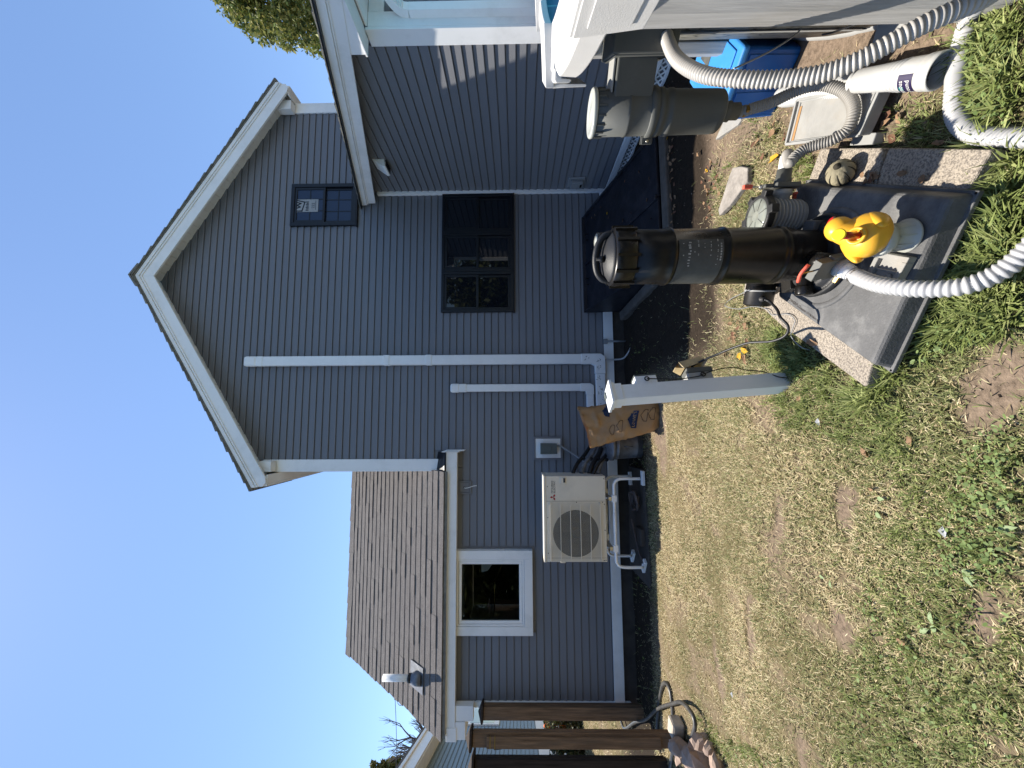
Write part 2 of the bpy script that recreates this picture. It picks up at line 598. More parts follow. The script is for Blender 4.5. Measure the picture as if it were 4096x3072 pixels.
def lawn(x, y):
    """cover 0..1 and greenness 0..1 of the grass at x, y"""
    x, y = np.asarray(x, float), np.asarray(y, float)
    n1 = fbm(x, y * .7, 2.6, 3)
    n2 = fbm(x + 5, y, 1.1, 9)
    n3 = fbm(x * 1.4, y * .8, 5.0, 21)
    cover = .50 + .5 * npst(.28, .48, n1)
    cover *= .4 + .6 * npst(.25, .42, n3)
    green = .25 + .95 * (n2 - .45) + .5 * (n3 - .5)
    green += .40 * (1 - npst(1.2, 2.9, y)) - .16 * npst(2.4, 3.8, y)
    green += .25 * npst(-1.9, -2.7, x) * npst(2.2, 3.2, y) * (1 - npst(3.4, 3.9, y))
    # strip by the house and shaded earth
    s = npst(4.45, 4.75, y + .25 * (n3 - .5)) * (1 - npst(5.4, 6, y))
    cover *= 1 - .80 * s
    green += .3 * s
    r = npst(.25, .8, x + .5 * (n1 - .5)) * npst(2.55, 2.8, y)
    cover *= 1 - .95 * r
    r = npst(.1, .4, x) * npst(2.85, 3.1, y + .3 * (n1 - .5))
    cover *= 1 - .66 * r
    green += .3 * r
    # earth between the pavers, the pool and the bin
    e = npst(.95, 1.15, x + .25 * (n3 - .5) + .25 * (y - 1.4)) * npst(.95, 1.15, y) * (1 - npst(1.75, 1.95, y - .2 * (x - 1.3)))
    cover *= 1 - .88 * e
    e = npst(1.5, 1.8, x + .3 * (n3 - .5))
    cover *= 1 - .85 * e
    # bare patches
    wx, wy = .22 * (fbm(x, y, 4.0, 71) - .5), .22 * (fbm(x, y, 4.0, 77) - .5)
    for (px, py, ra, rb) in ((.13, 1.16, .15, .11), (-.33, 1.72, .10, .06), (-1.35, 2.55, .2, .06), (-.55, 2.2, .12, .05), (-1.9, 3.1, .25, .06), (-.1, 4.05, .5, .14), (-.98, 1.78, .12, .05), (-.62, 1.25, .10, .05), (-1.7, 2.1, .14, .05)):
        d = np.sqrt(((x - px + wx) / ra) ** 2 + ((y - py + wy) / rb) ** 2) + .8 * (n3 - .5)
        cover *= 1 - .93 * (1 - npst(.7, 1.25, d))
    return np.clip(cover, 0, 1), np.clip(green, 0, 1)


def mesh_np(name, verts, faces, cols=None, mat_=None, smooth=False):
    """faces: int array (n,3) or (n,4); cols: one RGB per vertex"""
    me = bpy.data.meshes.new(name)
    k = faces.shape[1]
    me.vertices.add(len(verts))
    me.vertices.foreach_set('co', np.ascontiguousarray(verts, dtype=np.float32).ravel())
    me.loops.add(faces.size)
    me.loops.foreach_set('vertex_index', faces.astype(np.int32).ravel())
    me.polygons.add(len(faces))
    me.polygons.foreach_set('loop_start', np.arange(0, faces.size, k, dtype=np.int32))
    if cols is not None:
        ca = me.color_attributes.new('tint', 'FLOAT_COLOR', 'POINT')
        c4 = np.ones((len(verts), 4), np.float32)
        c4[:, :3] = cols
        ca.data.foreach_set('color', c4.ravel())
    if mat_:
        me.materials.append(mat_)
    me.update(calc_edges=True)
    me.validate()
    if smooth:
        me.polygons.foreach_set('use_smooth', np.ones(len(faces), bool))
    ob = bpy.data.objects.new(name, me)
    COL.objects.link(ob)
    ORG[ob.name] = V((0, 0, 0))
    return ob


def grid_lines(fine0, fine1, st, lo, hi, gr=1.35):
    a = list(np.arange(fine0, fine1 + 1e-6, st))
    s, p = st, fine1
    while p < hi:
        s *= gr
        p += s
        a.append(p)
    s, p = st, fine0
    while p > lo:
        s *= gr
        p -= s
        a.insert(0, p)
    return np.array(a)


gx = grid_lines(-4.6, 2.9, .04, -90, 90)
gy = grid_lines(.4, 5.5, .04, -40, 160)
GX, GY = np.meshgrid(gx, gy)
gx1, gy1 = GX.ravel(), GY.ravel()
cov, grn = lawn(gx1, gy1)
near = (1 - npst(5.5, 9, gy1)) * (1 - npst(3, 5, np.abs(gx1 + .8) - 3.5))
gzz = gznp(gx1, gy1) + near * (.035 * (fbm(gx1, gy1, 3.0, 40) - .5) + .020 * (fbm(gx1, gy1, 11.0, 41, 2) - .5) * (1.2 - cov))
dirt = np.stack([.255 + 0 * gx1, .19 + 0 * gx1, .14 + 0 * gx1], 1)
thatch = np.stack([.22 + 0 * gx1, .175 + 0 * gx1, .095 + 0 * gx1], 1)
greenc = np.stack([.075 + 0 * gx1, .075 + 0 * gx1, .03 + 0 * gx1], 1)
base = dirt * (1 - cov[:, None]) + (thatch * (1 - grn[:, None]) + greenc * grn[:, None]) * cov[:, None]
shadowed = (npst(4.3, 4.7, gy1) * (1 - npst(5.6, 6.5, gy1)) + npst(.2, .7, gx1) * npst(2.6, 2.9, gy1)).clip(0, 1)[:, None]  # zones in the house shade, painted darker into the soil colour
base = base * (1 - .84 * shadowed)
nx, ny = len(gx), len(gy)
idx = np.arange(nx * ny).reshape(ny, nx)
fq = np.stack([idx[:-1, :-1], idx[:-1, 1:], idx[1:, 1:], idx[1:, :-1]], -1).reshape(-1, 4)
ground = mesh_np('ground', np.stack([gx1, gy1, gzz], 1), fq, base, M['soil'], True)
tag(ground, kind='structure')

# ------------------------------------------------------------------ the house
Y0 = 5.4
GA, GT, GS = 2.11, 7.01, .625          # gable axis, top of shingles at the rake, slope
house = thing('house', (2.1, 5.4, -.08), 'two storey slate grey clapboard house with white trim, steep gable and low side wings', 'house')


def course(O, d, n, a0, a1, b0, b1, z0, z1, parent=None, name='siding_board', m_='siding', lip=.0148):
    """one lap board: a0..a1 along the wall at its foot, b0..b1 at its head"""
    O, d, n = V((*O, 0)), V((*d, 0)), V((*n, 0))
    k0, k1, kt = .010 / (z1 - z0), .015 / (z1 - z0), 1 + .010 / (z1 - z0)
    vs = []
    for (lo, hi) in ((a0, b0), (a1, b1)):
        for (off, z, t) in ((-.006, z0 + .011, k0), (lip - .003, z0 + .010, k0), (lip, z0 + .015, k1), (.002, z1, 1), (-.006, z1 + .010, 1 if b0 != a0 or b1 != a1 else kt)):
            p = O + d * (lo + (hi - lo) * t) + n * off
            vs.append((p.x, p.y, z))
    fs = [(0, 5, 6, 1), (1, 6, 7, 2), (2, 7, 8, 3), (3, 8, 9, 4), (0, 1, 2, 3, 4), (9, 8, 7, 6, 5)]
    if d.cross(V((0, 0, 1))).dot(n) < 0:
        fs = [q[::-1] for q in fs]
    return MB().add(vs, fs).build(name, M[m_], parent or house)


EXP = .1016
OPEN = [(2.95, 3.61, 3.92, 4.91), (1.586, 3.45, 1.544, 2.608), (-2.87, -1.72, 1.307, 2.6)]


def cut(x0, x1, z0, z1):
    segs = [(x0, x1)]
    for (a, b, c, e) in OPEN:
        if z1 > c + .035 and z0 < e - .035:
            out = []
            for (p, q) in segs:
                if b <= p or a >= q:
                    out.append((p, q))
                else:
                    if a > p: out.append((p, a + .01))
                    if b < q: out.append((b - .01, q))
            segs = out
    return segs


z = .237
while z < 6.86:
    z1 = z + EXP
    if z1 < 2.36:
        x0, x1 = -3.72, 3.42
    elif z < 2.60:
        x0, x1 = -.415, 3.42
    elif z < 3.72:
        x0, x1 = -.54, 3.42
    else:
        x0, x1 = -.54, 4.80
    hb, ht = max(.01, (6.885 - z) / .62), max(.004, (6.885 - z1) / .62)
    for (p, q) in cut(x0, x1, z, z1):
        a0, a1, b0, b1 = max(p, GA - hb), min(q, GA + hb), max(p, GA - ht), min(q, GA + ht)
        if a1 - a0 > .02:
            course((0, Y0), (1, 0), (0, -1), a0, a1, min(b0, b1), max(b0, b1), z, min(z1, 6.885))
    z = z1

z = .157                                # bump-out side wall, facing left
while z < 3.67:
    z1 = min(z + EXP, 3.69)
    a0 = max(3.13, 3.25 + (z - 3.11) / .279)
    b0 = max(3.13, 3.25 + (z1 - 3.11) / .279)
    if a0 < 5.33:
        course((3.47, 0), (0, 1), (-1, 0), a0, 5.345, min(b0, 5.34), 5.345, z, z1)
    z += EXP
z = .157                                # its front wall
while z < 2.72:
    course((0, 3.0), (1, 0), (0, -1), 3.62, 6.6, 3.62, 6.6, z, min(z + EXP, 2.73))
    z += EXP


def hp(name, m_, *boxes, bevel=.003, parent=None, **k):
    b = MB()
    for q in boxes:
        b.box(*q)
    return b.build(name, M[m_], parent or house, bevel=bevel, **k)


# solid walls behind the boards
w = MB()
w.prism([(-.66, 5.41, -.12), (4.92, 5.41, -.12), (4.92, 5.41, 5.1), (GA, 5.41, 6.87), (-.66, 5.41, 5.1)], (0, .11, 0))
w.box(-.66, -.56, 5.53, 13, -.12, 5.0); w.box(4.82, 4.92, 5.53, 13, -.12, 5.0)
w.box(-3.78, -2.72, 5.41, 5.5, -.12, 2.4); w.box(-1.9, -.67, 5.41, 5.5, -.12, 2.4); w.box(-2.715, -1.905, 5.41, 5.5, -.12, 1.4); w.box(-2.715, -1.905, 5.41, 5.5, 2.25, 2.4)
w.prism([(-3.78, 5.505, -.12), (-3.78, 8.5, -.12), (-3.78, 8.5, 2.75), (-3.78, 7.0, 4.4), (-3.78, 5.505, 2.7)], (.1, 0, 0))
w.box(-3.66, -.67, 7.9, 8.0, -.1, 2.4)
w.box(-3.66, -.67, 5.52, 7.88, 2.42, 2.46)
w.prism([(3.48, 3.05, -.1), (3.48, 5.398, -.1), (3.48, 5.398, 3.67), (3.48, 3.05, 3.03)], (.1, 0, 0))
w.box(3.58, 6.6, 3.01, 3.1, -.1, 2.75)
w.build('wall', M['siding'], house)
hp('foundation', 'found', (-3.77, 3.35, 5.404, 5.52, -.3, .098), (3.50, 6.5, 3.03, 3.12, -.3, .08), (3.56, 3.60, 3.03, 5.39, -.3, .10), bevel=.004)

# trim of the main gable
hp('corner_board', 'trim', (-.68, -.535, 5.372, 5.40, 2.60, 5.12), (-.705, -.68, 5.372, 5.55, 2.60, 5.12))
hp('corner_board', 'trim', (4.80, 4.945, 5.372, 5.40, 3.6, 5.12), (4.945, 4.965, 5.372, 5.55, 3.6, 5.12))
hp('corner_board', 'trim', (3.422, 3.468, 5.343, 5.398, .10, 3.60))
hp('water_table', 'trim', (-3.765, 1.585, 5.366, 5.399, .10, .235))
hp('water_table', 'trim', (3.03, 3.42, 5.366, 5.399, .10, .235))
hp('corner_board', 'trim', (-3.79, -3.722, 5.362, 5.399, .02, 2.12))
for sgn in (-1, 1):
    def P(t, dz, y):
        return (GA + sgn * t, y, GT - GS * t + dz)
    fb = MB()
    fb.prism([P(0, -.045, 5.16), P(2.985, -.045, 5.16), P(2.985, -.17, 5.16), P(2.93, -.25, 5.16), P(2.86, -.28, 5.16), P(0, -.28, 5.16)], (0, .03, 0))
    fb.build('rake_board', M['trim'], house, bevel=.003)
    fc = MB()
    fc.prism([P(0, -.03, 5.135), P(2.995, -.03, 5.135), P(2.995, -.085, 5.135), P(0, -.085, 5.135)], (0, .024, 0))
    fc.prism([P(0, -.09, 5.146), P(2.99, -.09, 5.146), P(2.99, -.115, 5.146), P(0, -.115, 5.146)], (0, .013, 0))
    fc.build('rake_moulding', M['trim'], house, bevel=.004)
    for k in range(24):
        t0, t1 = k * .12, (k + 1) * .12 - .005
        sp = MB()
        sp.prism([P(t0, -.155, 5.192), P(t1, -.155, 5.192), P(t1, -.143, 5.192), P(t0, -.143, 5.192)], (0, .206, 0))
        sp.build('soffit_panel', M['soffit'], house)
    rs = MB()
    rs.prism([P(0, -.03, 5.125), P(3.03, -.03, 5.125), P(3.03, -.012, 5.125), P(0, -.012, 5.125)], (0, 8, 0))
    rs.build('roof', M['shingled'], house)
    rs = MB()
    for k in range(22):
        t0, t1 = k * .139, k * .139 + .15
        a, b_ = R.uniform(-.006, .004), R.uniform(.010, .022)
        rs.prism([P(t0, -.012, 5.112 + a), P(min(t1, 3.04), -.012, 5.112 + a), P(min(t1, 3.04), b_, 5.112 + a), P(t0, -.003, 5.112 + a)], (0, R.uniform(.9, 1.1), 0))
    rs.build('rake_shingles', M['shingled'], house, kind='stuff')
    ev = MB()
    xe = GA + sgn * 2.985
    xw = GA + sgn * 2.83
    ev.box(min(xe, xe - sgn * .03), max(xe, xe - sgn * .03), 5.195, 13, 4.93, 5.10)
    ev.box(min(xw, xe - sgn * .032), max(xw, xe - sgn * .032), 5.195, 13, 4.93, 4.95)
    ev.build('eave_fascia', M['trim'], house, bevel=.003)
    hp('eave_return', 'trim', (min(GA + sgn * 2.66, GA + sgn * 2.95), max(GA + sgn * 2.66, GA + sgn * 2.95), 5.2, 5.368, 5.125, 5.15), (min(GA + sgn * 2.655, GA + sgn * 2.80), max(GA + sgn * 2.655, GA + sgn * 2.80), 5.25, 5.365, 4.93, 5.12))
rc = MB()
rc.prism([(GA - .17, 5.10, GT - .085), (GA, 5.10, GT + .035), (GA + .17, 5.10, GT - .085), (GA + .16, 5.10, GT - .115), (GA, 5.10, GT + .012), (GA - .16, 5.10, GT - .115)], (0, .3, 0))
rc.build('ridge_cap', M['shingled'], house)


# windows -----------------------------------------------------------
def ring(b, x0, x1, y0, y1, z0, z1, t):
    b.box(x0, x0 + t, y0, y1, z0, z1)
    b.box(x1 - t, x1, y0, y1, z0, z1)
    b.box(x0 + t, x1 - t, y0, y1, z0, z0 + t)
    b.box(x0 + t, x1 - t, y0, y1, z1 - t, z1)


def dh_unit(win, x0, x1, z0, z1, pm, grid=True):
    zm = (z0 + z1) / 2
    for (a, b_, yy) in ((zm - .02, z1, 5.362), (z0, zm + .02, 5.385)):
        s = MB()
        ring(s, x0, x1, yy, yy + .02, a, b_, .035)
        s.build('sash', M['frame'], win, bevel=.003)
        MB().box(x0 + .03, x1 - .03, yy + .010, yy + .014, a + .03, b_ - .03).build('pane', M[pm], win)
        if grid:
            g = MB()
            for i in (1, 2):
                xx = x0 + (x1 - x0) * i / 3
                g.box(xx - .007, xx + .007, yy + .0065, yy + .0095, a + .036, b_ - .036)
            zz = (a + b_) / 2
            g.box(x0 + .036, x1 - .036, yy + .0055, yy + .0062, zz - .007, zz + .007)
            g.build('muntin', M['frame'], win)


b = MB()
ring(b, 2.945, 3.615, 5.352, 5.405, 3.915, 4.915, .055)
b.box(2.93, 3.63, 5.345, 5.40, 3.895, 3.913)
win = b.build('window', M['frame'], house, bevel=.004, label='black double hung window in the gable with a sticker inside')
dh_unit(win, 3.002, 3.558, 3.972, 4.858, 'pane2', True)
st = MB().box(3.17, 3.37, 5.3660, 5.3685, 4.50, 4.855)
st.build('sticker', M['paper'], win)
lt = MB()
def tri(p, wd_):
    for i in range(len(p) - 1):
        a, c = V((p[i][0], 0, p[i][1])), V((p[i + 1][0], 0, p[i + 1][1]))
        d = (c - a).normalized()
        nn = V((d.z, 0, -d.x)) * wd_
        lt.prism([a - nn - d * wd_ + V((0, 5.3648, 0)), c - nn + d * wd_ + V((0, 5.3648, 0)), c + nn + d * wd_ + V((0, 5.3648, 0)), a + nn - d * wd_ + V((0, 5.3648, 0))], (0, .001, 0))
tri([(3.185, 4.84), (3.185, 4.745), (3.325, 4.705), (3.36, 4.845)], .009)
tri([(3.225, 4.835), (3.25, 4.775), (3.275, 4.825), (3.305, 4.765), (3.325, 4.83)], .009)
for i in range(7):
    lt.box(3.19 + i * .022, 3.203 + i * .022, 5.3645, 5.3655, 4.645, 4.69 - .01 * (i % 2))
lt.build('sticker_print', M['frame'], win)
lt = MB()
vs, fs = text_geo('222', .06)
lt.add([(3.27 + v.x, 5.3644, 4.575 + v.y) for v in vs], fs)
lt.box(3.2, 3.35, 5.3643, 5.3653, 4.535, 4.541)
lt.build('sticker_print', M['frame'], win)

b = MB()
xs = [1.586, 2.20, 2.81, 3.418]
for i in range(3):
    ring(b, xs[i] + .001, xs[i + 1] - .001, 5.352, 5.405, 1.544, 2.608, .042)
b.box(1.575, 3.42, 5.345, 5.40, 1.526, 1.542)
win = b.build('window', M['frame'], house, bevel=.004, label='row of three black double hung windows below the gable')
for i in range(3):
    dh_unit(win, xs[i] + .045, xs[i + 1] - .045, 1.588, 2.564, 'pane', False)

b = MB()
ring(b, -2.868, -1.77, 5.315, 5.405, 1.307, 2.46, .112)
win = b.build('window', M['trim'], house, bevel=.004, label='white cased square window under the low eave')
s = MB()
ring(s, -2.753, -1.885, 5.325, 5.41, 1.422, 2.342, .026)
s.build('window_frame', M['trim'], win, bevel=.003)
s = MB()
ring(s, -2.725, -1.913, 5.335, 5.38, 1.45, 2.312, .040)
s.build('sash', M['trim'], win, bevel=.006)
MB().box(-2.69, -1.95, 5.352, 5.356, 1.486, 2.278).build('pane', M['clearpane'], win)
cu = MB()
cu.prism([(-1.96, 5.50, 2.02), (-1.96, 5.50, 1.89), (-2.02, 5.50, 1.87), (-2.10, 5.50, 1.93), (-2.12, 5.50, 2.02)], (0, .004, 0))
cu.build('curtain', M['curtain'], win)
cu = MB()
cu.tube([(-2.7, 5.6, 1.845), (-2.3, 5.6, 1.84)], .006, 6)
cu.tube([(-2.3, 5.6, 1.84), (-1.98, 5.6, 1.70)], .004, 6)
cu.build('curtain_rod', M['gold'], win)

# low wing roof -------------------------------------------------------
EY0, EZ0, RY0, RZ0 = 5.20, 2.505, 7.0, 4.53
sl = V((0, RY0 - EY0, RZ0 - EZ0))
SLEN = sl.length
sl.normalize()
sn = V((0, -sl.z, sl.y))
AX0, AX1 = -4.05, -.69
rb = MB()
rb.prism([(AX0, EY0, EZ0 - .012), (AX0, RY0, RZ0 - .012), (AX0, 2 * RY0 - EY0, EZ0 - .012), (AX0, 2 * RY0 - EY0, EZ0 - .05), (AX0, RY0, RZ0 - .06), (AX0, EY0, EZ0 - .05)], (AX1 - AX0, 0, 0))
rb.build('roof', M['shingled'], house)
rows = 21
ex = SLEN / rows
for r in range(rows):
    x = AX0 - R.uniform(0, .25)
    while x < AX1:
        wdt = R.uniform(.24, .46)
        xa, xb = max(x, AX0 - R.uniform(.012, .03)), min(x + wdt - .0015, AX1)
        x += wdt
        if xb - xa < .03:
            continue
        th = R.choice((.013, .014, .016, .020))
        s0, s1 = r * ex - .012 + R.uniform(-.0012, .0012), (r + 1) * ex + .02
        o = V((0, EY0, EZ0))
        q = []
        for xx in (xa, xb):
            for (s_, h_) in ((s0, 0), (s0, th), (s1, .004), (s1, -.006)):
                p = o + sl * s_ + sn * h_
                q.append((xx, p.y, p.z))
        MB().add(q, [(0, 1, 2, 3), (7, 6, 5, 4), (0, 4, 5, 1), (1, 5, 6, 2), (2, 6, 7, 3), (0, 3, 7, 4)]).build('shingle', M['shingle'], house)
x = AX0 - .03
while x < AX1:
    xb = min(x + R.uniform(.27, .31), AX1)
    o = V((x, RY0, RZ0 + .01))
    c = MB()
    t = R.uniform(.0, .006)
    q = []
    for xx, up in ((x, .012 + t), (xb + .02, .004)):
        for (dy, dz) in ((-.115, -.118), (0, .016), (.115, -.118), (0, 0)):
            q.append((xx, RY0 + dy, RZ0 + dz + up))
    c.add(q, [(0, 3, 2, 1), (4, 5, 6, 7), (0, 1, 5, 4), (1, 2, 6, 5), (2, 3, 7, 6), (3, 0, 4, 7)])
    c.build('ridge_cap', M['shingle'], house)
    x = xb
hp('eave_fascia', 'trim', (-4.03, -.432, 5.245, 5.272, 2.335, 2.487))
hp('eave_moulding', 'trim', (-4.03, -.69, 5.228, 5.243, 2.468, 2.49), bevel=.002)
hp('soffit', 'soffit', (-3.99, -.432, 5.274, 5.398, 2.345, 2.357))
hp('eave_return', 'trim', (-3.885, -3.70, 5.262, 5.36, 2.10, 2.333), bevel=.004)
hp('eave_return', 'trim', (-4.10, -3.89, 5.25, 5.75, 2.20, 2.334), (-4.115, -3.95, 5.235, 5.75, 2.315, 2.45), bevel=.006)
hp('fascia_end', 'trim', (-.43, -.418, 5.215, 5.40, 2.30, 2.545), (-.414, -.402, 5.235, 5.40, 2.235, 2.50))
fl = MB()
fl.prism([(-.685, 5.215, 2.495), (-.435, 5.215, 2.495), (-.435, 5.395, 2.62), (-.685, 5.395, 2.655)], (0, .004, .012))
fl.build('flashing', M['frame'], house)
rk = MB()
for sg in (1, -1):
    ys = (lambda y: y) if sg == 1 else (lambda y: 2 * RY0 - y)
    rk.prism([(AX0 + .01, ys(EY0 + .03), EZ0 - .05), (AX0 + .01, ys(RY0), RZ0 - .07), (AX0 + .01, ys(RY0), RZ0 - .26), (AX0 + .01, ys(EY0 + .06), EZ0 - .2)], (.03, 0, 0))
rk.build('rake_board', M['trim'], house, bevel=.003)

# bump-out roof, rake, gutter ----------------------------------------
zr = lambda y: 2.852 + .2815 * (y - 2.624)
ra = MB()
ra.prism([(3.285, 2.56, zr(2.56)), (3.285, 5.36, zr(5.36)), (3.285, 5.36, zr(5.36) + .15), (3.285, 2.56, zr(2.56) + .15)], (.03, 0, 0))
ra.build('rake_board', M['trim'], house, bevel=.003)
ra = MB()
ra.prism([(3.262, 2.55, zr(2.55) + .128), (3.262, 5.37, zr(5.37) + .128), (3.262, 5.37, zr(5.37) + .205), (3.262, 2.55, zr(2.55) + .205)], (.022, 0, 0))
ra.prism([(3.274, 2.55, zr(2.55) + .108), (3.274, 5.37, zr(5.37) + .108), (3.274, 5.37, zr(5.37) + .126), (3.274, 2.55, zr(2.55) + .126)], (.010, 0, 0))
ra.build('rake_moulding', M['trim'], house, bevel=.004)
so = MB()
so.prism([(3.317, 2.58, zr(2.58) + .09), (3.317, 5.39, zr(5.39) + .09), (3.317, 5.39, zr(5.39) + .105), (3.317, 2.58, zr(2.58) + .105)], (.15, 0, 0))
so.build('soffit', M['soffit'], house)
ro = MB()
ro.prism([(3.222, 2.50, zr(2.50) + .207), (3.222, 5.398, zr(5.398) + .207), (3.222, 5.398, zr(5.398) + .222), (3.222, 2.50, zr(2.50) + .222)], (3.6, 0, 0))
ro.build('roof', M['frame'], house)
ro = MB()
for k in range(20):
    y0_, y1_ = 2.49 + k * .145, 2.49 + k * .145 + .16
    x0_ = 3.212 + R.uniform(-.006, .005)
    ro.prism([(x0_, y0_, zr(y0_) + .223), (x0_, min(y1_, 5.395), zr(min(y1_, 5.395)) + .223), (x0_, min(y1_, 5.395), zr(min(y1_, 5.395)) + .227), (x0_, y0_, zr(y0_) + R.uniform(.234, .243))], (3.5, 0, 0))
ro.build('rake_shingles', M['shingled'], house, kind='stuff')
gu = MB()
gu.prism([(3.24, 2.555, 2.99), (3.24, 2.44, 2.99), (3.24, 2.43, 2.93), (3.24, 2.47, 2.87), (3.24, 2.555, 2.87)], (3.4, 0, 0))
gu.build('gutter', M['trim'], house, bevel=.004)
hp('eave_fascia', 'trim', (3.472, 6.6, 2.558, 2.585, 2.80, 3.0))
hp('soffit', 'trim', (3.472, 6.6, 2.588, 2.972, 2.80, 2.815))
er = MB()
er.prism([(3.292, 2.565, 2.845), (3.292, 3.06, 2.845), (3.292, 3.06, zr(3.06) + .012), (3.292, 2.565, zr(2.565) + .012)], (.17, 0, 0))
er.build('eave_return', M['trim'], house, bevel=.003)
hp('eave_return', 'trim', (3.283, 3.469, 2.56, 3.075, 2.826, 2.843))
hp('corner_board', 'trim', (3.446, 3.4715, 2.975, 3.13, .157, 2.82))
hp('corner_board', 'trim', (3.473, 3.62, 2.974, 2.998, .157, 2.80))
hp('frieze_board', 'trim', (3.622, 6.6, 2.976, 2.998, 2.66, 2.797))
hp('water_table', 'trim', (3.437, 3.469, 2.97, 5.342, .075, .155))
hp('water_table', 'trim', (3.47, 6.6, 2.966, 2.998, .075, .155))
hp('skirt_rail', 'trim', (3.44, 3.468, 2.98, 5.36, -.065, -.008))
la = MB()
n_ = 33
for k in range(n_):
    y_ = 2.92 + k * .075
    for sg in (1, -1):
        a, b_ = (y_, y_ + .083) if sg > 0 else (y_ + .083, y_)
        xo = 3.458 if sg > 0 else 3.464
        la.prism([(xo, a - .012, -.008), (xo, a + .012, -.008), (xo, b_ + .012, .075), (xo, b_ - .012, .075)], (.004, 0, 0))
la.build('lattice', M['trim'], house)
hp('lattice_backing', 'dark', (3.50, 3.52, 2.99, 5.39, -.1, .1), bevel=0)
dsx = MB()
dsx.tube([(3.585, 2.945, .2), (3.585, 2.945, 2.42)], .058, 4, flat=(1, 1, 0), smooth=False)
dsx.tube(smooth_path([(3.585, 2.945, 2.42), (3.60, 2.93, 2.50), (3.66, 2.84, 2.60), (3.88, 2.6, 2.82), (3.93, 2.52, 2.9)], 5), .055, 4, flat=(1, 1, 0), smooth=False)
for k in range(5):
    dsx.obox((3.60 + k * .010, 2.93 - k * .014, 2.47 + k * .022), (.045, 0, 0), (0, .045, 0), (0, 0, .004))
dsx.build('downspout', M['pvcw'], house, bevel=.006)


def T(name, loc, label, cat, group=None):
    return thing(name, loc, label, cat, group)


def part(b, name, m_, parent, bevel=0.0, **k):
    return b.build(name, M[m_] if isinstance(m_, str) else m_, parent, bevel=bevel, **k)


# ------------------------------------------------------------------ things fixed to the house wall
t = T('line_set_cover', (.87, 5.38, .3), 'tall white pipe cover running up the gable wall then turning left', 'pipe cover')
b = MB().box(.805, .945, 5.305, 5.382, .43, 5.28)
part(b, 'duct', 'cover', t, .012)
for zz in (2.72, 3.33):
    part(MB().box(.799, .951, 5.299, 5.382, zz, zz + .095), 'coupling', 'cover', t, .012)
part(MB().box(.80, .95, 5.297, 5.382, 5.26, 5.45), 'end_cap', 'cover', t, .03)
part(MB().box(.803, .947, 5.30, 5.382, 5.17, 5.262), 'coupling', 'cover', t, .010)
b = MB()
b.prism([(.80, 5.30, .43), (.80, 5.30, .58), (.948, 5.30, .58), (.948, 5.30, .30), (.90, 5.30, .235), (.66, 5.30, .235), (.66, 5.30, .385), (.77, 5.30, .385)], (0, .083, 0))
part(b, 'elbow', 'cover', t, .010)
part(MB().box(-.02, .66, 5.306, 5.382, .24, .38), 'duct', 'cover', t, .012)
sp = MB()
for (xx, zz) in ((.88, .50), (.85, .33), (.74, .33), (.60, .34), (.45, .31), (.37, .33), (.30, .28), (.2, .31), (.15, .27)):
    for k in range(5):
        an = R.uniform(0, 6.28)
        l = R.uniform(.008, .022)
        c = V((xx + R.uniform(-.03, .03), 5.2985 if xx > .66 else 5.3045, zz + R.uniform(-.03, .03)))
        d = V((math.cos(an), 0, math.sin(an)))
        e = V((-d.z, 0, d.x)) * .0035
        sp.prism([c - d * l, c + e, c + d * l, c - e], (0, .0008, 0))
part(sp, 'mud_splash', 'mud', t, kind='stuff')

t = T('line_set_cover', (.47, 5.38, .5), 'short white pipe cover ending halfway up beside the tall one', 'pipe cover')
part(MB().box(.415, .518, 5.315, 5.382, .52, 2.30), 'duct', 'cover', t, .01)
part(MB().box(.408, .525, 5.308, 5.382, 2.22, 2.33), 'coupling', 'cover', t, .012)
b = MB().box(.402, .531, 5.303, 5.382, 2.31, 2.455)
part(b, 'end_cap', 'cover', t, .03)
b = MB()
b.prism([(.411, 5.31, .52), (.411, 5.31, .60), (.522, 5.31, .60), (.522, 5.31, .46), (.49, 5.31, .408), (.36, 5.31, .408), (.36, 5.31, .515)], (0, .072, 0))
part(b, 'elbow', 'cover', t, .008)
part(MB().box(-.02, .36, 5.315, 5.382, .412, .512), 'duct', 'cover', t, .01)

t = T('disconnect_switch', (-.39, 5.38, .87), 'small grey metal switch box on a white mounting board beside the paper bag', 'electrical box')
b = MB()
ring(b, -.557, -.228, 5.355, 5.39, .863, 1.273, .028)
part(b, 'mounting_frame', 'siding', t, .004)
part(MB().box(-.528, -.257, 5.362, 5.39, .892, 1.244), 'mounting_board', 'trim', t, .003)
part(MB().box(-.46, -.322, 5.285, 5.361, .955, 1.175), 'switch_box', 'green_box', t, .006)
b = MB()
b.prism([(-.468, 5.284, 1.182), (-.314, 5.284, 1.182), (-.318, 5.276, .95), (-.464, 5.276, .95)], (0, -.016, 0))
b.prism([(-.44, 5.266, 1.17), (-.342, 5.266, 1.17), (-.36, 5.258, 1.03), (-.42, 5.258, 1.03)], (0, -.006, 0))
part(b, 'cover', 'green_box', t, .004)
part(MB().tube(smooth_path([(-.35, 5.32, .955), (-.36, 5.31, .90), (-.42, 5.28, .80), (-.54, 5.22, .62), (-.62, 5.10, .50), (-.66, 4.95, .47)]), .013, 8), 'conduit', 'cond', t)

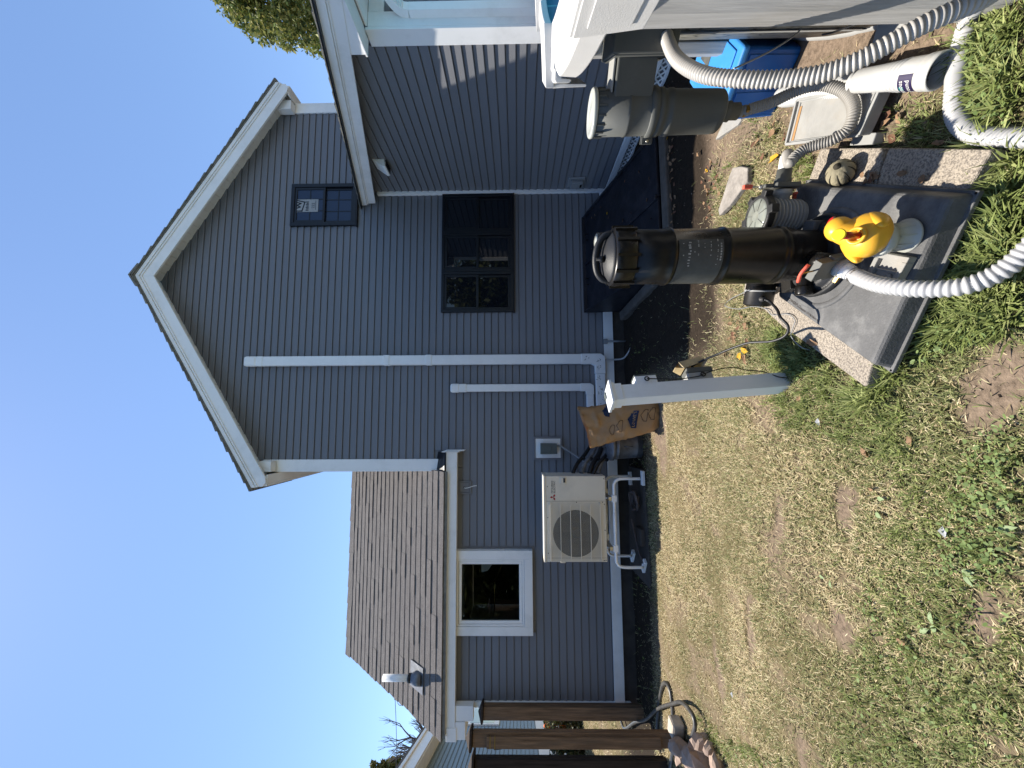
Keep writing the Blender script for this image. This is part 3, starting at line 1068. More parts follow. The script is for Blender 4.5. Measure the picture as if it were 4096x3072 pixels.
t = T('junction_plate', (-.93, 5.38, 2.16), 'small grey wall plate with a white wire hanging out under the eave', 'wall plate')
b = MB()
ring(b, -1.02, -.842, 5.368, 5.39, 2.152, 2.345, .022)
b.box(-.996, -.866, 5.374, 5.39, 2.176, 2.321)
part(b, 'plate', 'siding', t, .005)
part(MB().lathe([(.012, 0), (.012, .002)], (-.93, 5.374, 2.25), (0, -1, 0), 12), 'hole', 'dark', t)
part(MB().tube(smooth_path([(-.93, 5.373, 2.25), (-.935, 5.34, 2.235), (-.925, 5.33, 2.18), (-.905, 5.33, 2.12), (-.90, 5.34, 2.07)]), .0045, 6), 'wire', 'pvcw', t)

t = T('dryer_vent', (3.45, 4.74, 3.23), 'small white louvred vent hood high on the shaded side wall', 'vent')
b = MB()
b.prism([(3.465, 4.63, 3.405), (3.46, 4.63, 3.24), (3.36, 4.63, 3.22), (3.355, 4.63, 3.255)], (0, .20, 0))
part(b, 'hood', 'pvcw', t, .004)
b = MB()
for i in range(7):
    b.box(3.372, 3.455, 4.643 + i * .027, 4.655 + i * .027, 3.214, 3.219)
part(b, 'grille', 'dark', t)
t = T('wall_vent', (3.45, 5.14, .5), 'grey vent block low on the shaded side wall near the inner corner', 'vent')
part(MB().box(3.435, 3.465, 5.05, 5.26, .50, .74), 'flange', 'cond', t, .01)
part(MB().box(3.38, 3.434, 5.08, 5.23, .53, .70), 'hood', 'cond', t, .012)
part(MB().box(3.377, 3.3795, 5.12, 5.19, .545, .57), 'slot', 'dark', t)

t = T('conduit_pipe', (1.13, 5.37, -.08), 'thin grey conduit strapped down the white base trim', 'conduit')
part(MB().tube([(1.13, 5.345, .23), (1.13, 5.345, -.1)], .014, 8), 'pipe', 'cond', t)
part(MB().box(1.095, 1.165, 5.33, 5.368, .19, .245), 'clamp', 'cond', t, .004)
b = MB().tube(smooth_path([(.86, 5.33, .24), (.86, 5.32, .08), (.87, 5.27, -.01), (.93, 5.17, -.05), (.99, 5.10, -.07)]), .012, 8)
b.build('drain_hose', M['hosew'], label='thin white drain hose curving out under the tall pipe cover', cat='hose')

# roof vent
vb = hit(1682, 2712, (0, EY0, EZ0), sn)
t = T('roof_vent', vb, 'white plumbing vent pipe with metal boot standing on the low shingled roof', 'vent pipe')
up = V((0, 0, 1))
part(MB().obox(vb + sn * .022 + sl * .06, V((.17, 0, 0)), sl * .15, sn * .004), 'flashing', 'galv', t)
part(MB().lathe([(.095, -.02), (.092, .06), (.075, .10), (.058, .13)], vb, up, 20), 'boot', 'galv', t)
part(MB().lathe([(.06, .12), (.058, .16), (.056, .17)], vb, up, 20), 'collar', 'rubber', t)
part(MB().lathe([(.044, .1), (.044, .52), (.038, .52), (.038, .45)], vb, up, 20), 'pipe', 'pvcw', t)

# ------------------------------------------------------------------ heat pump on its stand
ux0, ux1, uy0, uy1, uz0, uz1 = -1.66, -.668, 4.60, 4.93, .452, 1.195
t = T('heat_pump', (-1.16, 4.76, 0), 'ivory outdoor heat pump unit with a round fan grille on a white tube stand', 'heat pump')
b = MB().box(ux0, ux1, uy0, uy1, uz0, uz1 - .032)
body = part(b, 'casing', 'unit', t, .006)
part(MB().box(ux0 - .004, ux1 + .004, uy0 - .006, uy1 + .004, uz1 - .031, uz1), 'lid', 'unit', t, .008)
fcx, fcz, fr = -1.335, .815, .272
part(MB().box(-.9625, -.9605, uy0 - .0012, uy0 + .01, uz0 + .01, uz1 - .034), 'seam', 'mud', body)
part(MB().box(ux0 + .045, ux0 + .047, uy0 - .0012, uy0 + .01, uz0 + .01, uz1 - .034), 'seam', 'mud', body)
part(MB().lathe([(fr, -.003), (fr - .004, .0015)], (fcx, uy0 - .001, fcz), (0, -1, 0), 48, cap0=False), 'fan_opening', 'dark', t)
b = MB()
b.lathe([(.06, .0), (.05, .006), (.0, .008)], (fcx, uy0 - .0035, fcz), (0, -1, 0), 20, cap1=False)
for k in range(3):
    an = k * 2 * PI / 3 + .5
    for j in range(6):
        a0_, a1_ = an + j * .12, an + (j + 1) * .12
        q = [(fcx + r_ * math.cos(a_), uy0 - .0032 - .002 * (j / 6), fcz + r_ * math.sin(a_)) for r_, a_ in ((.05, a0_), (.25, a0_ + .25), (.25, a1_ + .25), (.05, a1_))]
        b.add(q, [(0, 1, 2, 3)])
part(b, 'fan', 'iron', t)
b = MB()
gx0, gx1, gz0, gz1 = -1.632, -.985, .505, 1.135
for k in range(64):
    xx = gx0 + (gx1 - gx0) * k / 63
    b.box(xx - .0009, xx + .0009, uy0 - .030, uy0 - .026, gz0, gz1)
for k in range(6):
    zz = gz0 + .02 + (gz1 - gz0 - .04) * k / 5
    b.box(gx0, gx1, uy0 - .036, uy0 - .0305, zz - .004, zz + .004)
for xx in (gx0, gx1):
    for zz in (gz0 + .02, gz1 - .02):
        b.box(xx - .006, xx + .006, uy0 - .03, uy0, zz - .006, zz + .006)
part(b, 'grille', 'unit', t)
b = MB()
for (xx, zz) in ((gx0 - .01, gz0 - .015), (gx1 + .01, gz0 - .015), (-.975, .80), (ux0 + .02, .47), (-1.0, .47), (-.70, .47), (ux0 + .1, uz1 - .05), (-1.15, uz1 - .05), (-.79, uz1 - .05), (-1.3, .47)):
    b.lathe([(.006, 0), (.005, .004)], (xx, uy0 - .001, zz), (0, -1, 0), 8)
part(b, 'screw', 'mud', t)
part(MB().box(-.755, -.678, uy0 - .014, uy0 - .0005, .925, .99), 'handle', 'unit', t, .006)
part(MB().box(-.742, -.690, uy0 - .0155, uy0 - .0135, .93, .955), 'handle_recess', 'mud', t)
part(MB().box(ux0 - .02, ux0, uy0 + .02, uy0 + .06, .94, 1.0), 'side_handle', 'unit', t, .006)
# logo: three diamonds and two lines of lettering
b = MB()
lx, lz, ls = -.915, 1.075, .021
for an in (90, 210, 330):
    d = V((math.cos(math.radians(an)), 0, math.sin(math.radians(an))))
    e = V((-d.z, 0, d.x))
    o = V((lx, uy0 - .0015, lz))
    b.prism([o, o + d * ls + e * ls * .577, o + d * ls * 2, o + d * ls - e * ls * .577], (0, -.0006, 0))
part(b, 'emblem', 'redink', t)
for (tx, zz) in (('MITSUBISHI', 1.088), ('ELECTRIC', 1.060)):
    vs, fs = text_geo(tx, .031)
    b = MB().add([(-.795 + v.x * 0.95 * (1 if tx[0] == 'M' else 1.12), uy0 - .0018, zz + v.y) for v in vs], fs)
    part(b, 'lettering', 'ink', t)
# stand
st_ = T('unit_stand', (-1.2, 4.75, .02), 'white painted tube stand carrying the heat pump', 'stand')
for yy, x0_, x1_ in ((4.585, -1.715, -.70), (5.02, -1.735, -.735)):
    b = MB()
    zt = .355
    b.tube(smooth_path([(x1_, yy, .04), (x1_, yy, .25), (x1_ - .015, yy, .315), (x1_ - .05, yy, .345), (x1_ - .11, yy, zt), (-1.2, yy, zt), (x0_ + .11, yy, zt), (x0_ + .05, yy, .345), (x0_ + .015, yy, .315), (x0_, yy, .25), (x0_, yy, .04)], 6), .017, 10)
    part(b, 'tube_frame', 'pvcw', st_)
    b = MB()
    b.tube([(-1.33, yy, zt), (-1.09, yy, zt)], .021, 10)
    part(b, 'coupling', 'pvcw', st_)
    for xx in (-.93, -1.50):
        part(MB().box(xx - .04, xx + .04, yy - .024, yy + .024, zt - .026, zt + .03), 'clamp', 'pvcw', st_, .004)
b = MB()
for xx in (-.93, -1.50):
    b.box(xx - .02, xx + .02, 4.57, 5.04, .387, .425)
    b.lathe([(.016, 0), (.016, .028)], (xx, 4.62, .425), (0, 0, 1), 10)
    b.lathe([(.016, 0), (.016, .028)], (xx, 4.9, .425), (0, 0, 1), 10)
part(b, 'mounting_foot', 'steel', st_)
for (c, ang) in (((-.77, 5.085, .012), .1), ((-.69, 4.50 + .07, .012), .0), ((-1.76, 5.09, .012), -.6), ((-1.72, 4.645, .012), -.55)):
    d = V((math.cos(ang), math.sin(ang), 0))
    e = V((-d.y, d.x, 0))
    b = MB().obox(c, d * .085, e * .032, (0, 0, .017))
    part(b, 'foot_board', 'trim', st_, .004)
b = MB()
b.prism([(-.60, 4.60, -.06), (-.62, 5.2, -.06), (-1.98, 5.3, -.06), (-1.93, 4.50, -.06), (-1.45, 4.52, -.06)], (0, 0, .055))
b.build('concrete_slab', M['found'], bevel=.008, label='dark damp concrete slab under the heat pump stand', cat='slab')
MB().box(-1.50, -1.30, 4.62, 4.82, -.01, .05).build('loose_brick', M['found'], bevel=.012, label='loose dark brick lying on the slab under the fan', cat='brick')
MB().tube([(-1.2, 4.72, .12), (-1.62, 4.8, .02), (-1.68, 4.62, .03)], .011, 6).build('stick', M['bark'], label='thin brown stick leaning on the slab under the heat pump', cat='stick')
b = MB()
for k in range(7):
    r0_ = .05 + .01 * k
    b.tube([(-.98 + R.uniform(-.03, .03) + r0_ * 1.1 * math.cos(a_ * .5 + k), 4.72 + r0_ * math.sin(a_ * .5 + k), .03 + .02 * k * .6 + .012 * math.sin(a_ + k)) for a_ in range(10)], .012, 6)
b.build('rope_bundle', M['bark'], label='tangled weathered brown rope bundle beside the right stand foot', cat='rope')

# wrapped pipes leaving the unit towards the wall
t = T('pipe_bundle', (-.45, 5.0, .5), 'bundle of wrapped refrigerant pipes curving from behind the bag into the heat pump', 'pipes')
for i, (z0_, z1_, rr_) in enumerate(((.46, .80, .024), (.40, .70, .028), (.33, .60, .032), (.27, .50, .028), (.23, .56, .022))):
    pth = smooth_path([(.05, 5.30 - .02 * i, z0_), (-.12, 5.26 - .03 * i, z0_), (-.27, 5.18 - .03 * i, z0_ + .02), (-.42, 5.06 - .04 * i, z0_ + (z1_ - z0_) * .35), (-.56, 4.92 - .03 * i, z0_ + (z1_ - z0_) * .8), (-.664, 4.84 - .02 * i, z1_)], 6)
    part(MB().tube(pth, rr_, 10), 'pipe', 'insul' if i % 2 else 'rubber', t)
b = MB()
for i in range(4):
    b.lathe([(.033, -.008), (.033, .008)], (-.50, 4.98 - .035 * i, .64 - .09 * i), (-.7, -.5, .6), 12)
part(b, 'strap', 'rubber', t)

# ------------------------------------------------------------------ bulkhead hatch
t = T('bulkhead_door', (2.3, 4.5, -.05), 'sloping black cellar hatch in the shaded corner between the walls', 'cellar hatch')
bx0, bx1, by0, by1, bz0, bz1 = 1.60, 3.02, 5.362, 3.70, .462, .03
for (a, c) in ((bx0, 2.30), (2.30, bx1)):
    b = MB()
    b.prism([(a + .004, by0, bz0 - .03), (c - .004, by0, bz0 - .03), (c - .004, by1, bz1 - .03), (a + .004, by1, bz1 - .03)], (0, 0, .03))
    part(b, 'door_leaf', 'tarp', t, .006)
b = MB()
b.prism([(2.27, by0 - .01, bz0 + .001), (2.33, by0 - .01, bz0 + .001), (2.33, by1, bz1 + .001), (2.27, by1, bz1 + .001)], (0, 0, .025))
part(b, 'centre_strip', 'tarp', t, .006)
b = MB()
for xx in (bx0 - .03, bx1 - .02):
    b.prism([(xx, by0, -.1), (xx, by0, bz0 + .03), (xx, by0 - .10, bz0 + .02), (xx, by1, bz1 + .02), (xx, by1, -.1)], (.03, 0, 0))
part(b, 'side_panel', 'tarp', t, .005)
part(MB().box(bx0 - .03, bx1 + .01, by0 + .001, by0 + .03, -.05, bz0 + .05), 'header', 'tarp', t, .005)
for xx in (1.95, 2.62):
    b = MB()
    b.tube([(xx, 5.27, bz0 - .01), (xx, 5.27, bz0 + .035), (xx + .09, 5.27, bz0 + .035), (xx + .09, 5.27, bz0 - .01)], .009, 6)
    part(b, 'handle', 'iron', t)
b = MB()
b.box(1.62, 3.36, 3.52, 3.67, -.12, .012)
b.build('concrete_kerb', M['conc'], bevel=.015, label='grey concrete kerb across the foot of the cellar hatch', cat='kerb')
b = MB()
b.prism([(1.42, 5.30, -.14), (1.555, 5.33, -.14), (1.555, 3.58, -.12), (1.44, 3.50, -.12)], (0, 0, .155))
b.build('concrete_kerb', M['conc'], bevel=.02, label='rough pale concrete kerb along the left side of the cellar hatch', cat='kerb')

# ------------------------------------------------------------------ paper yard-waste bag
bag = T('paper_bag', (.0, 4.25, -.03), 'brown paper yard waste bag with a dark blue print leaning by the wall', 'paper bag')
BB, BT_ = WP(2622, 1655, 4.22), WP(2350, 1712, 4.30)
BB.z = -.035
BT_.z = .715


def bag_pt(th, v, off=0.0):
    c, s = math.cos(th), math.sin(th)
    k = (abs(c) ** 4 + abs(s) ** 4) ** -.25
    k = k * (1 - .12 * v)
    w_ = .185 + .06 * v ** 1.3
    dp = .165 * (1 - .55 * v ** 1.5)
    if v < .08:
        w_ *= .86 + 1.75 * v
        dp *= .86 + 1.75 * v
    ctr = BB.lerp(BT_, v) + V((0, 0, .10 * c * v ** 3 if c > 0 else .05 * c * v ** 3))
    p = ctr + V((w_ * c * k, (dp + off) * s * k, 0))
    q = V((c * 1.3, s * 1.3 + 2, v * 2.6))
    rg = lambda f, s_: (1 - abs(noise.noise(q * f + V((s_, 1, 0)))) * 2) ** 3 if abs(noise.noise(q * f + V((s_, 1, 0)))) < .5 else 0
    a = noise.noise(q * 1.6) * .032 + rg(1.9, 3) * .022 + rg(3.7, 9) * .010 + noise.noise(q * 9) * .0035
    a *= .5 + .8 * v
    return p + V((c * .8, s, 0)) * a


b = MB()
nth, nv = 56, 44
vs = []
for j in range(nv + 1):
    for i in range(nth):
        vs.append(bag_pt(2 * PI * i / nth, j / nv))
fs = []
for j in range(nv):
    for i in range(nth):
        fs.append((j * nth + i, j * nth + (i + 1) % nth, (j + 1) * nth + (i + 1) % nth, (j + 1) * nth + i))
fs.append(tuple(range(nth))[::-1])
b.add(vs, fs, True)
vs = [bag_pt(2 * PI * i / nth, 1.0) * .97 + V((BT_.x, BT_.y, BT_.z)) * .03 for i in range(nth)]
vs += [p.lerp(V((BT_.x, BT_.y, p.z)), .25) - V((0, 0, .10)) for p in vs]
b.add(vs, [(i, nth + i, nth + (i + 1) % nth, (i + 1) % nth) for i in range(nth)] + [tuple(range(nth, 2 * nth))], True)
part(b, 'bag_body', 'kraft', bag)


def decal(vs, fs, name, m_, u0, v0, su, sv, rot=0.0, off=.008):
    """flat print (x right, y up) laid onto the front of the bag"""
    o = []
    for q in vs:
        x = q.x * math.cos(rot) - q.y * math.sin(rot)
        y = q.x * math.sin(rot) + q.y * math.cos(rot)
        u, v_ = u0 + x * su, v0 + y * sv
        u = max(-.97, min(.97, u))
        th = math.atan2(-(1 - u ** 4) ** .25, u)
        o.append(bag_pt(th, v_, off))
    part(MB().add(o, fs), name, m_, bag)


def polyfan(pts, n=7):
    """dense grid inside a convex-ish outline so it can bend with the bag"""
    bm = bmesh.new()
    f = bm.faces.new([bm.verts.new(V((p[0], p[1], 0))) for p in pts])
    bmesh.ops.triangulate(bm, faces=[f])
    bmesh.ops.subdivide_edges(bm, edges=bm.edges[:], cuts=n, use_grid_fill=True)
    bm.verts.index_update()
    vs = [v.co.copy() for v in bm.verts]
    fs = [tuple(v.index for v in f.verts) for f in bm.faces]
    bm.free()
    return vs, fs


HOUSE = [(-.5, -.28), (.5, -.28), (.5, .06), (.36, .06), (.36, .18), (.26, .18), (0, .36), (-.26, .18), (-.36, .18), (-.36, .06), (-.5, .06)]
RT_ = -.22
vs, fs = polyfan(HOUSE, 5)
decal(vs, fs, 'logo_panel', 'navy', -.02, .37, .92, .21, RT_)
vs, fs = text_geo("LOWE'S", .27)
decal(vs, fs, 'lettering', 'kraftl', -.02, .355, .88, .21, RT_, .010)
vs, fs = polyfan(HOUSE, 5)
decal(vs, fs, 'logo_panel', 'navy', .70, .70, .60, .15, RT_)
for (u0, v0, sc) in ((.08, .22, .62), (.10, .12, .62), (-.20, .56, .55), (-.34, .67, .5)):
    ov, of = [], []
    n_ = len(HOUSE)
    for i in range(n_):
        a, c = V((*HOUSE[i], 0)), V((*HOUSE[(i + 1) % n_], 0))
        d = (c - a).normalized()
        e = V((-d.y, d.x, 0)) * .022
        b0 = len(ov)
        for k in range(4):
            p = a.lerp(c, k / 3)
            ov += [p - e, p + e]
        of += [(b0 + 2 * k, b0 + 2 * k + 2, b0 + 2 * k + 3, b0 + 2 * k + 1) for k in range(3)]
    decal(ov, of, 'outline_print', 'ink', u0, v0, sc, sc * .22, RT_, .008)

# galvanised bin behind the bag
t = T('trash_can', (-.28, 4.78, -.06), 'small dull galvanised bin with a lid half hidden behind the paper bag', 'bin')
tc_ = V((-.30, 4.80, -.08))
part(MB().lathe([(.165, 0), (.17, .01), (.172, .10), (.177, .105), (.177, .12), (.175, .125), (.19, .33), (.196, .335), (.196, .35), (.19, .355), (.195, .40)], tc_, n=32), 'can', 'galv', t)
part(MB().lathe([(.208, .385), (.208, .42), (.19, .435), (.10, .46), (.0, .465)], tc_, n=32, cap1=False), 'lid', 'galv', t)
part(MB().tube([tc_ + V((-.02, -.195, .28)), tc_ + V((-.02, -.225, .26)), tc_ + V((-.02, -.225, .20)), tc_ + V((-.02, -.19, .19))], .006, 6), 'handle', 'galv', t)
part(MB().tube([tc_ + V((-.05, 0, .46)), tc_ + V((-.05, 0, .50)), tc_ + V((.05, 0, .50)), tc_ + V((.05, 0, .46))], .006, 6), 'lid_handle', 'galv', t)

# ------------------------------------------------------------------ white post with outlets
PB = GP(3132, 1532, .05)
PT = DP(2470, 1583, 2.075)
t = T('white_post', PB, 'slightly leaning square white vinyl post with a cap and outlet boxes', 'post')
pa = (PT - PB).normalized()
al = math.radians(31)
view = V((PB.x, PB.y, 0)).normalized()
rt = V((view.y, -view.x, 0))
n1 = (-view * math.cos(al) + rt * math.sin(al)).normalized()       # right-hand face normal
n1 = (n1 - pa * n1.dot(pa)).normalized()
n2 = pa.cross(n1).normalized()
if n2.dot(rt) > 0:
    n2 = -n2
HW = .044
ln = (PT - PB).length
part(MB().obox(PB + pa * (ln / 2 - .05), n1 * HW, n2 * HW, pa * (ln / 2 + .05)), 'post_sleeve', 'pvcw', t, .004)
b = MB()
b.obox(PT + pa * .0, n1 * (HW + .007), n2 * (HW + .007), pa * .020)
b.obox(PT + pa * .027, n1 * (HW + .013), n2 * (HW + .013), pa * .007)
b.obox(PT + pa * .042, n1 * (HW + .024), n2 * (HW + .024), pa * .008)
part(b, 'cap_skirt', 'pvcw', t, .003)
q = [PT + pa * .050 + n1 * (HW + .020) * i + n2 * (HW + .020) * j for (i, j) in ((-1, -1), (1, -1), (1, 1), (-1, 1))]
q += [PT + pa * .064 + n1 * .016 * i + n2 * .016 * j for (i, j) in ((-1, -1), (1, -1), (1, 1), (-1, 1))]
part(MB().add(q, [(0, 3, 2, 1), (0, 1, 5, 4), (1, 2, 6, 5), (2, 3, 7, 6), (3, 0, 4, 7), (4, 5, 6, 7)]), 'cap', 'pvcw', t, .003)
part(MB().obox(PT + pa * .066, n1 * .018, n2 * .018, pa * .003), 'solar_cell', 'green_box', t)
# boxes hang on the far right face: seen edge on
nb = -n2


def ppt(s_, a_, o_):
    """s_ metres down from the top, a_ along the face (towards camera +), o_ out of the face"""
    return PT - pa * s_ + n1 * a_ + nb * (HW + o_)


b = MB().obox(ppt(.165, .0, .026), n1 * .036, nb * .026, pa * .060)
part(b, 'outlet_box', 'pvcw', t, .005)
part(MB().obox(ppt(.165, .0, .056), n1 * .038, nb * .003, pa * .062), 'outlet_cover', 'green_box', t, .002)
b = MB().obox(ppt(.46, .0, .022), n1 * .04, nb * .022, pa * .066)
part(b, 'outlet_box', 'potg', t, .004)
b = MB().obox(ppt(.465, .0, .061), n1 * .043, nb * .016, pa * .070)
part(b, 'outlet_cover', 'greyp', t, .005)
b = MB()
q0 = [(-.043, .015), (-.043, .06), (-.03, .115), (.03, .115), (.043, .06), (.043, .015)]
rng = [ppt(.395 - .05 * abs(math.sin(i * .9)), x_, y_) + pa * .03 for i, (x_, y_) in enumerate(q0)]
b.add([ppt(.385, -.04, .078), ppt(.385, .04, .078), ppt(.53, .04, .12), ppt(.53, -.04, .12), ppt(.37, -.03, .125), ppt(.37, .03, .125), ppt(.50, .03, .155), ppt(.50, -.03, .155), ppt(.345, -.02, .095), ppt(.345, .02, .095)],
      [(0, 1, 5, 4), (1, 2, 6, 5), (2, 3, 7, 6), (3, 0, 4, 7), (4, 5, 6, 7), (0, 1, 9, 8), (8, 9, 5, 4)])
part(b, 'bubble_cover', 'cuff', t, .004)
b = MB()
for s_ in (.165, .47):
    c = ppt(s_, .046, .022)
    b.tube([c + pa * .012 * math.cos(k) + nb * .012 * math.sin(k) + n1 * .004 for k in np.linspace(0, 6.28, 10)], .0035, 6)
part(b, 'cord_hook', 'iron', t)
b = MB().tube(smooth_path([ppt(.165, .05, .022), ppt(.25, .05, .012), ppt(.33, .05, .003), ppt(.44, .052, .01), ppt(.47, .052, .022), ppt(.56, .05, .045), ppt(.65, .04, .055), ppt(.72, .02, .045), ppt(.80, .03, .02), ppt(.85, .049, -.03), ppt(.90, .05, -.045), ppt(.96, .055, -.07)], 8), .0028, 6)
b.build('extension_cord', M['iron'], label='thin black cord hooked along the white post down to its foot', cat='cord')

# ------------------------------------------------------------------ wooden posts of the garden gate
grp = 'timber posts of the garden gate'


def wpost(x, y, h, wx, wy, label, rot=.15, m_='wood', splits=2, capw=.045):
    zb = float(gznp(x, y))
    t = T('gate_post', (x, y, zb), label, 'wooden post', grp)
    d = V((math.cos(rot), math.sin(rot), 0))
    e = V((-d.y, d.x, 0))
    for i in range(splits):
        k = (i + .5) / splits * 2 - 1
        part(MB().obox((x + e.x * wy * k, y + e.y * wy * k, zb + h / 2 - .05), d * wx, e * (wy / splits - .002), (0, 0, h / 2 + .05)), 'post_board', m_, t, .006)
    b = MB()
    hw, hd = wx + capw, wy + capw
    q = [V((x, y, zb + h + .005)) + d * hw * i + e * hd * j for (i, j) in ((-1, -1), (1, -1), (1, 1), (-1, 1))]
    q += [p + V((0, 0, .022)) for p in q] + [V((x, y, zb + h + .075))]
    b.add(q, [(3, 2, 1, 0), (0, 1, 5, 4), (1, 2, 6, 5), (2, 3, 7, 6), (3, 0, 4, 7), (4, 5, 8), (5, 6, 8), (6, 7, 8), (7, 4, 8)])
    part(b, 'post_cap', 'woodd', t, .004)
    return t


_q = WP(2200, 2846, 5.24)
p1 = wpost(_q.x, _q.y, 2.03, .070, .075, 'brown timber gate post against the house corner with a black latch', rot=.25, capw=.03)
b = MB()
c = DP(2012, 2826, 5.05)
b.obox(c, (.028, 0, 0), (0, .015, 0), (0, 0, .038))
b.tube([c + V((.02, -.02, .05)), c + V((.05, -.03, .075)), c + V((.06, -.03, .095))], .008, 6)
b.obox(c + V((.035, -.02, -.03)), (.012, 0, 0), (0, .012, 0), (0, 0, .02))
part(b, 'latch', 'iron', p1)
P2 = WP(2250, 2953, 4.02)
p2 = wpost(P2.x, P2.y, 1.99, .058, .055, 'lighter brown timber gate post carrying the gate beside the stones', rot=.35, capw=.03)
d = V((math.cos(.35), math.sin(.35), 0)); e = V((-d.y, d.x, 0))
b = MB().obox(V((P2.x, P2.y, 0)) - e * .074 - d * .01 + V((0, 0, .98)), d * .045, e * .015, (0, 0, .84))
part(b, 'facing_board', 'wood', p2, .004)
b = MB()
for zz in (1.845, 1.80):
    b.obox(V((P2.x, P2.y, zz - .06)) - e * .0745 - d * .01, d * .0455, e * .0155, (0, 0, .005))
part(b, 'strap_mark', 'gold', p2)
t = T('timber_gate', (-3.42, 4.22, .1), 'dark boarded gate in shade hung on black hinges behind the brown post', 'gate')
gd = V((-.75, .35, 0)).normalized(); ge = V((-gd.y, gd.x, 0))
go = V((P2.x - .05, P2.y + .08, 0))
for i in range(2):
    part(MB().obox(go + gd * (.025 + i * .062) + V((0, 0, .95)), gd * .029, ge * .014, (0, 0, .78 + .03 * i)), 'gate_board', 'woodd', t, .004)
b = MB()
for zz in (1.55, .45):
    b.obox(go + gd * .13 + ge * -.02 + V((0, 0, zz)), gd * .05, ge * .008, (0, 0, .03))
    b.lathe([(.014, -.05), (.014, .05)], go + gd * .15 + V((0, 0, zz)), (0, 0, 1), 10)
part(b, 'hinge', 'iron', t)
P3 = WP(2250, 3068, 4.3)
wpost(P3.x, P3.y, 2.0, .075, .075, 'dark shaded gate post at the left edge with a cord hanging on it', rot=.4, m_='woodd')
b = MB()
c = DP(1895, 3040, 4.15)
b.tube(smooth_path([c, c + V((0, -.02, -.06)), c + V((.02, -.02, -.14)), c + V((-.02, -.02, -.2)), c + V((.01, -.02, -.25))]), .006, 6)
b.obox(c + V((.0, -.02, -.11)), (.03, 0, 0), (0, .015, 0), (0, 0, .035))
b.build('hanging_cord', M['iron'], label='black cord with a plug hanging on the dark left post', cat='cord')
b = MB()
c = DP(1975, 2975, 3.95)
b.lathe([(.05, 0), (.05, .08), (.03, .10)], c, (.1, .0, -1), 14)
b.obox(c + V((.0, .05, -.10)), (.04, 0, 0), (0, .02, 0), (0, 0, .12))
b.build('solar_lamp', M['iron'], label='black lamp fixed on the side of the brown post', cat='lamp')

# ------------------------------------------------------------------ garden hose and stones at the left
hp_ = [GP(2490, 2885, -.02), GP(2505, 2915, -.02), GP(2545, 2890, -.02), GP(2590, 2878, -.01), GP(2640, 2835, .0), GP(2700, 2815, 0), GP(2735, 2810, .02), GP(2775, 2850, .03), GP(2790, 2900, .03), GP(2775, 2960, .04), GP(2762, 3030, .06), GP(2760, 3110, .10)]
b = MB().tube(smooth_path([p + V((0, 0, .02)) for p in hp_], 8), .017, 10)
hp2 = [DP(2645, 2965, 4.1), DP(2640, 2900, 4.1), DP(2650, 2820, 4.05), DP(2670, 2745, 3.95), DP(2690, 2733, 3.85), DP(2715, 2760, 3.75), DP(2735, 2820, 3.7), DP(2745, 2900, 3.68), DP(2732, 2980, 3.68), DP(2700, 3060, 3.75), DP(2690, 3100, 3.8)]
for p in hp2:
    p.z = max(p.z, float(gznp(p.x, p.y)) + .02)
b.tube(smooth_path(hp2, 8), .020, 10)
b.build('garden_hose', M['ghose'], label='dusty black garden hose looping over the stones at the left', cat='hose')


def rock(X, Y, z, rx, ry, rz, seed, label, m_='rock', rot=0.0, amp=.35, fr=1.6, bz=.3):
    p = GP(X, Y, z)
    rx, ry, rz = rx * .74, ry * .74, rz * .8
    b = MB().blob((p.x, p.y, p.z + rz * bz), rx, ry, rz, seed, amp * 1.8, fr * 1.3, 2, rot, flat=True)
    b.build('rock', M[m_], label=label, cat='rock', group='stones by the gate', bevel=0)


bq = MB()
p = GP(2730, 2925, .0)
bq.prism([p + V(q) for q in ((-.085, -.0, -.02), (.065, -.03, -.02), (.085, .09, -.02), (-.08, .13, -.02))], (.0, .0, .12))
bq.build('stone_block', M['rockw'], bevel=.022, label='pale squared stone block inside the hose loop', cat='stone')
rock(2740, 3005, .02, .12, .17, .13, 3, 'pinkish stone leaning against the gate post foot', rot=.5)
rock(2790, 3030, .02, .10, .10, .10, 5, 'reddish stone behind the long pink slab', rot=.2)
rock(2812, 3062, .02, .20, .09, .14, 8, 'large pink upright stone at the left edge', rot=.9)
rock(2820, 2975, .02, .09, .06, .10, 12, 'pale pink wedge stone nearest the lawn', rot=.3)
rock(2845, 3000, .02, .07, .05, .06, 15, 'small pink stone between the wedge and grass', rot=.1)
rock(2875, 3068, .02, .10, .07, .06, 18, 'flat pink stone nearest the camera at the left edge', rot=.6)
rock(2715, 2975, .02, .06, .09, .08, 21, 'small pale stone under the hose end', 'rockw', .7)

# ------------------------------------------------------------------ neighbouring house far left
NP0, ND = V((-8.9, 11.4, 0)), V((-.39, .92, 0)).normalized()
NN = V((ND.y, -ND.x, 0))
nh = T('house', (-9, 12, 0), 'pale blue clapboard house with a white window seen between the timber posts', 'house')
z = 1.02
k = 0
while z < 3.75:
    course((NP0.x, NP0.y), (ND.x, ND.y), (NN.x, NN.y), -5, 3.2, -5, 3.2, z, z + .11, nh, 'siding_board', 'neigh', .02)
    z += .11


def nb_(t0, t1, z0, z1, o0, o1, m_, name, par=nh, bev=.004):
    c = NP0 + ND * ((t0 + t1) / 2) + NN * ((o0 + o1) / 2) + V((0, 0, (z0 + z1) / 2))
    return MB().obox(c, ND * (t1 - t0) / 2, NN * (o1 - o0) / 2, V((0, 0, (z1 - z0) / 2))).build(name, M[m_], par, bevel=bev)


nb_(-5, 3.2, -.3, 3.9, -3, -.01, 'neigh', 'wall', bev=0)
nb_(-5, 3.2, -.3, 1.0, -.009, .012, 'trim', 'foundation', bev=0)


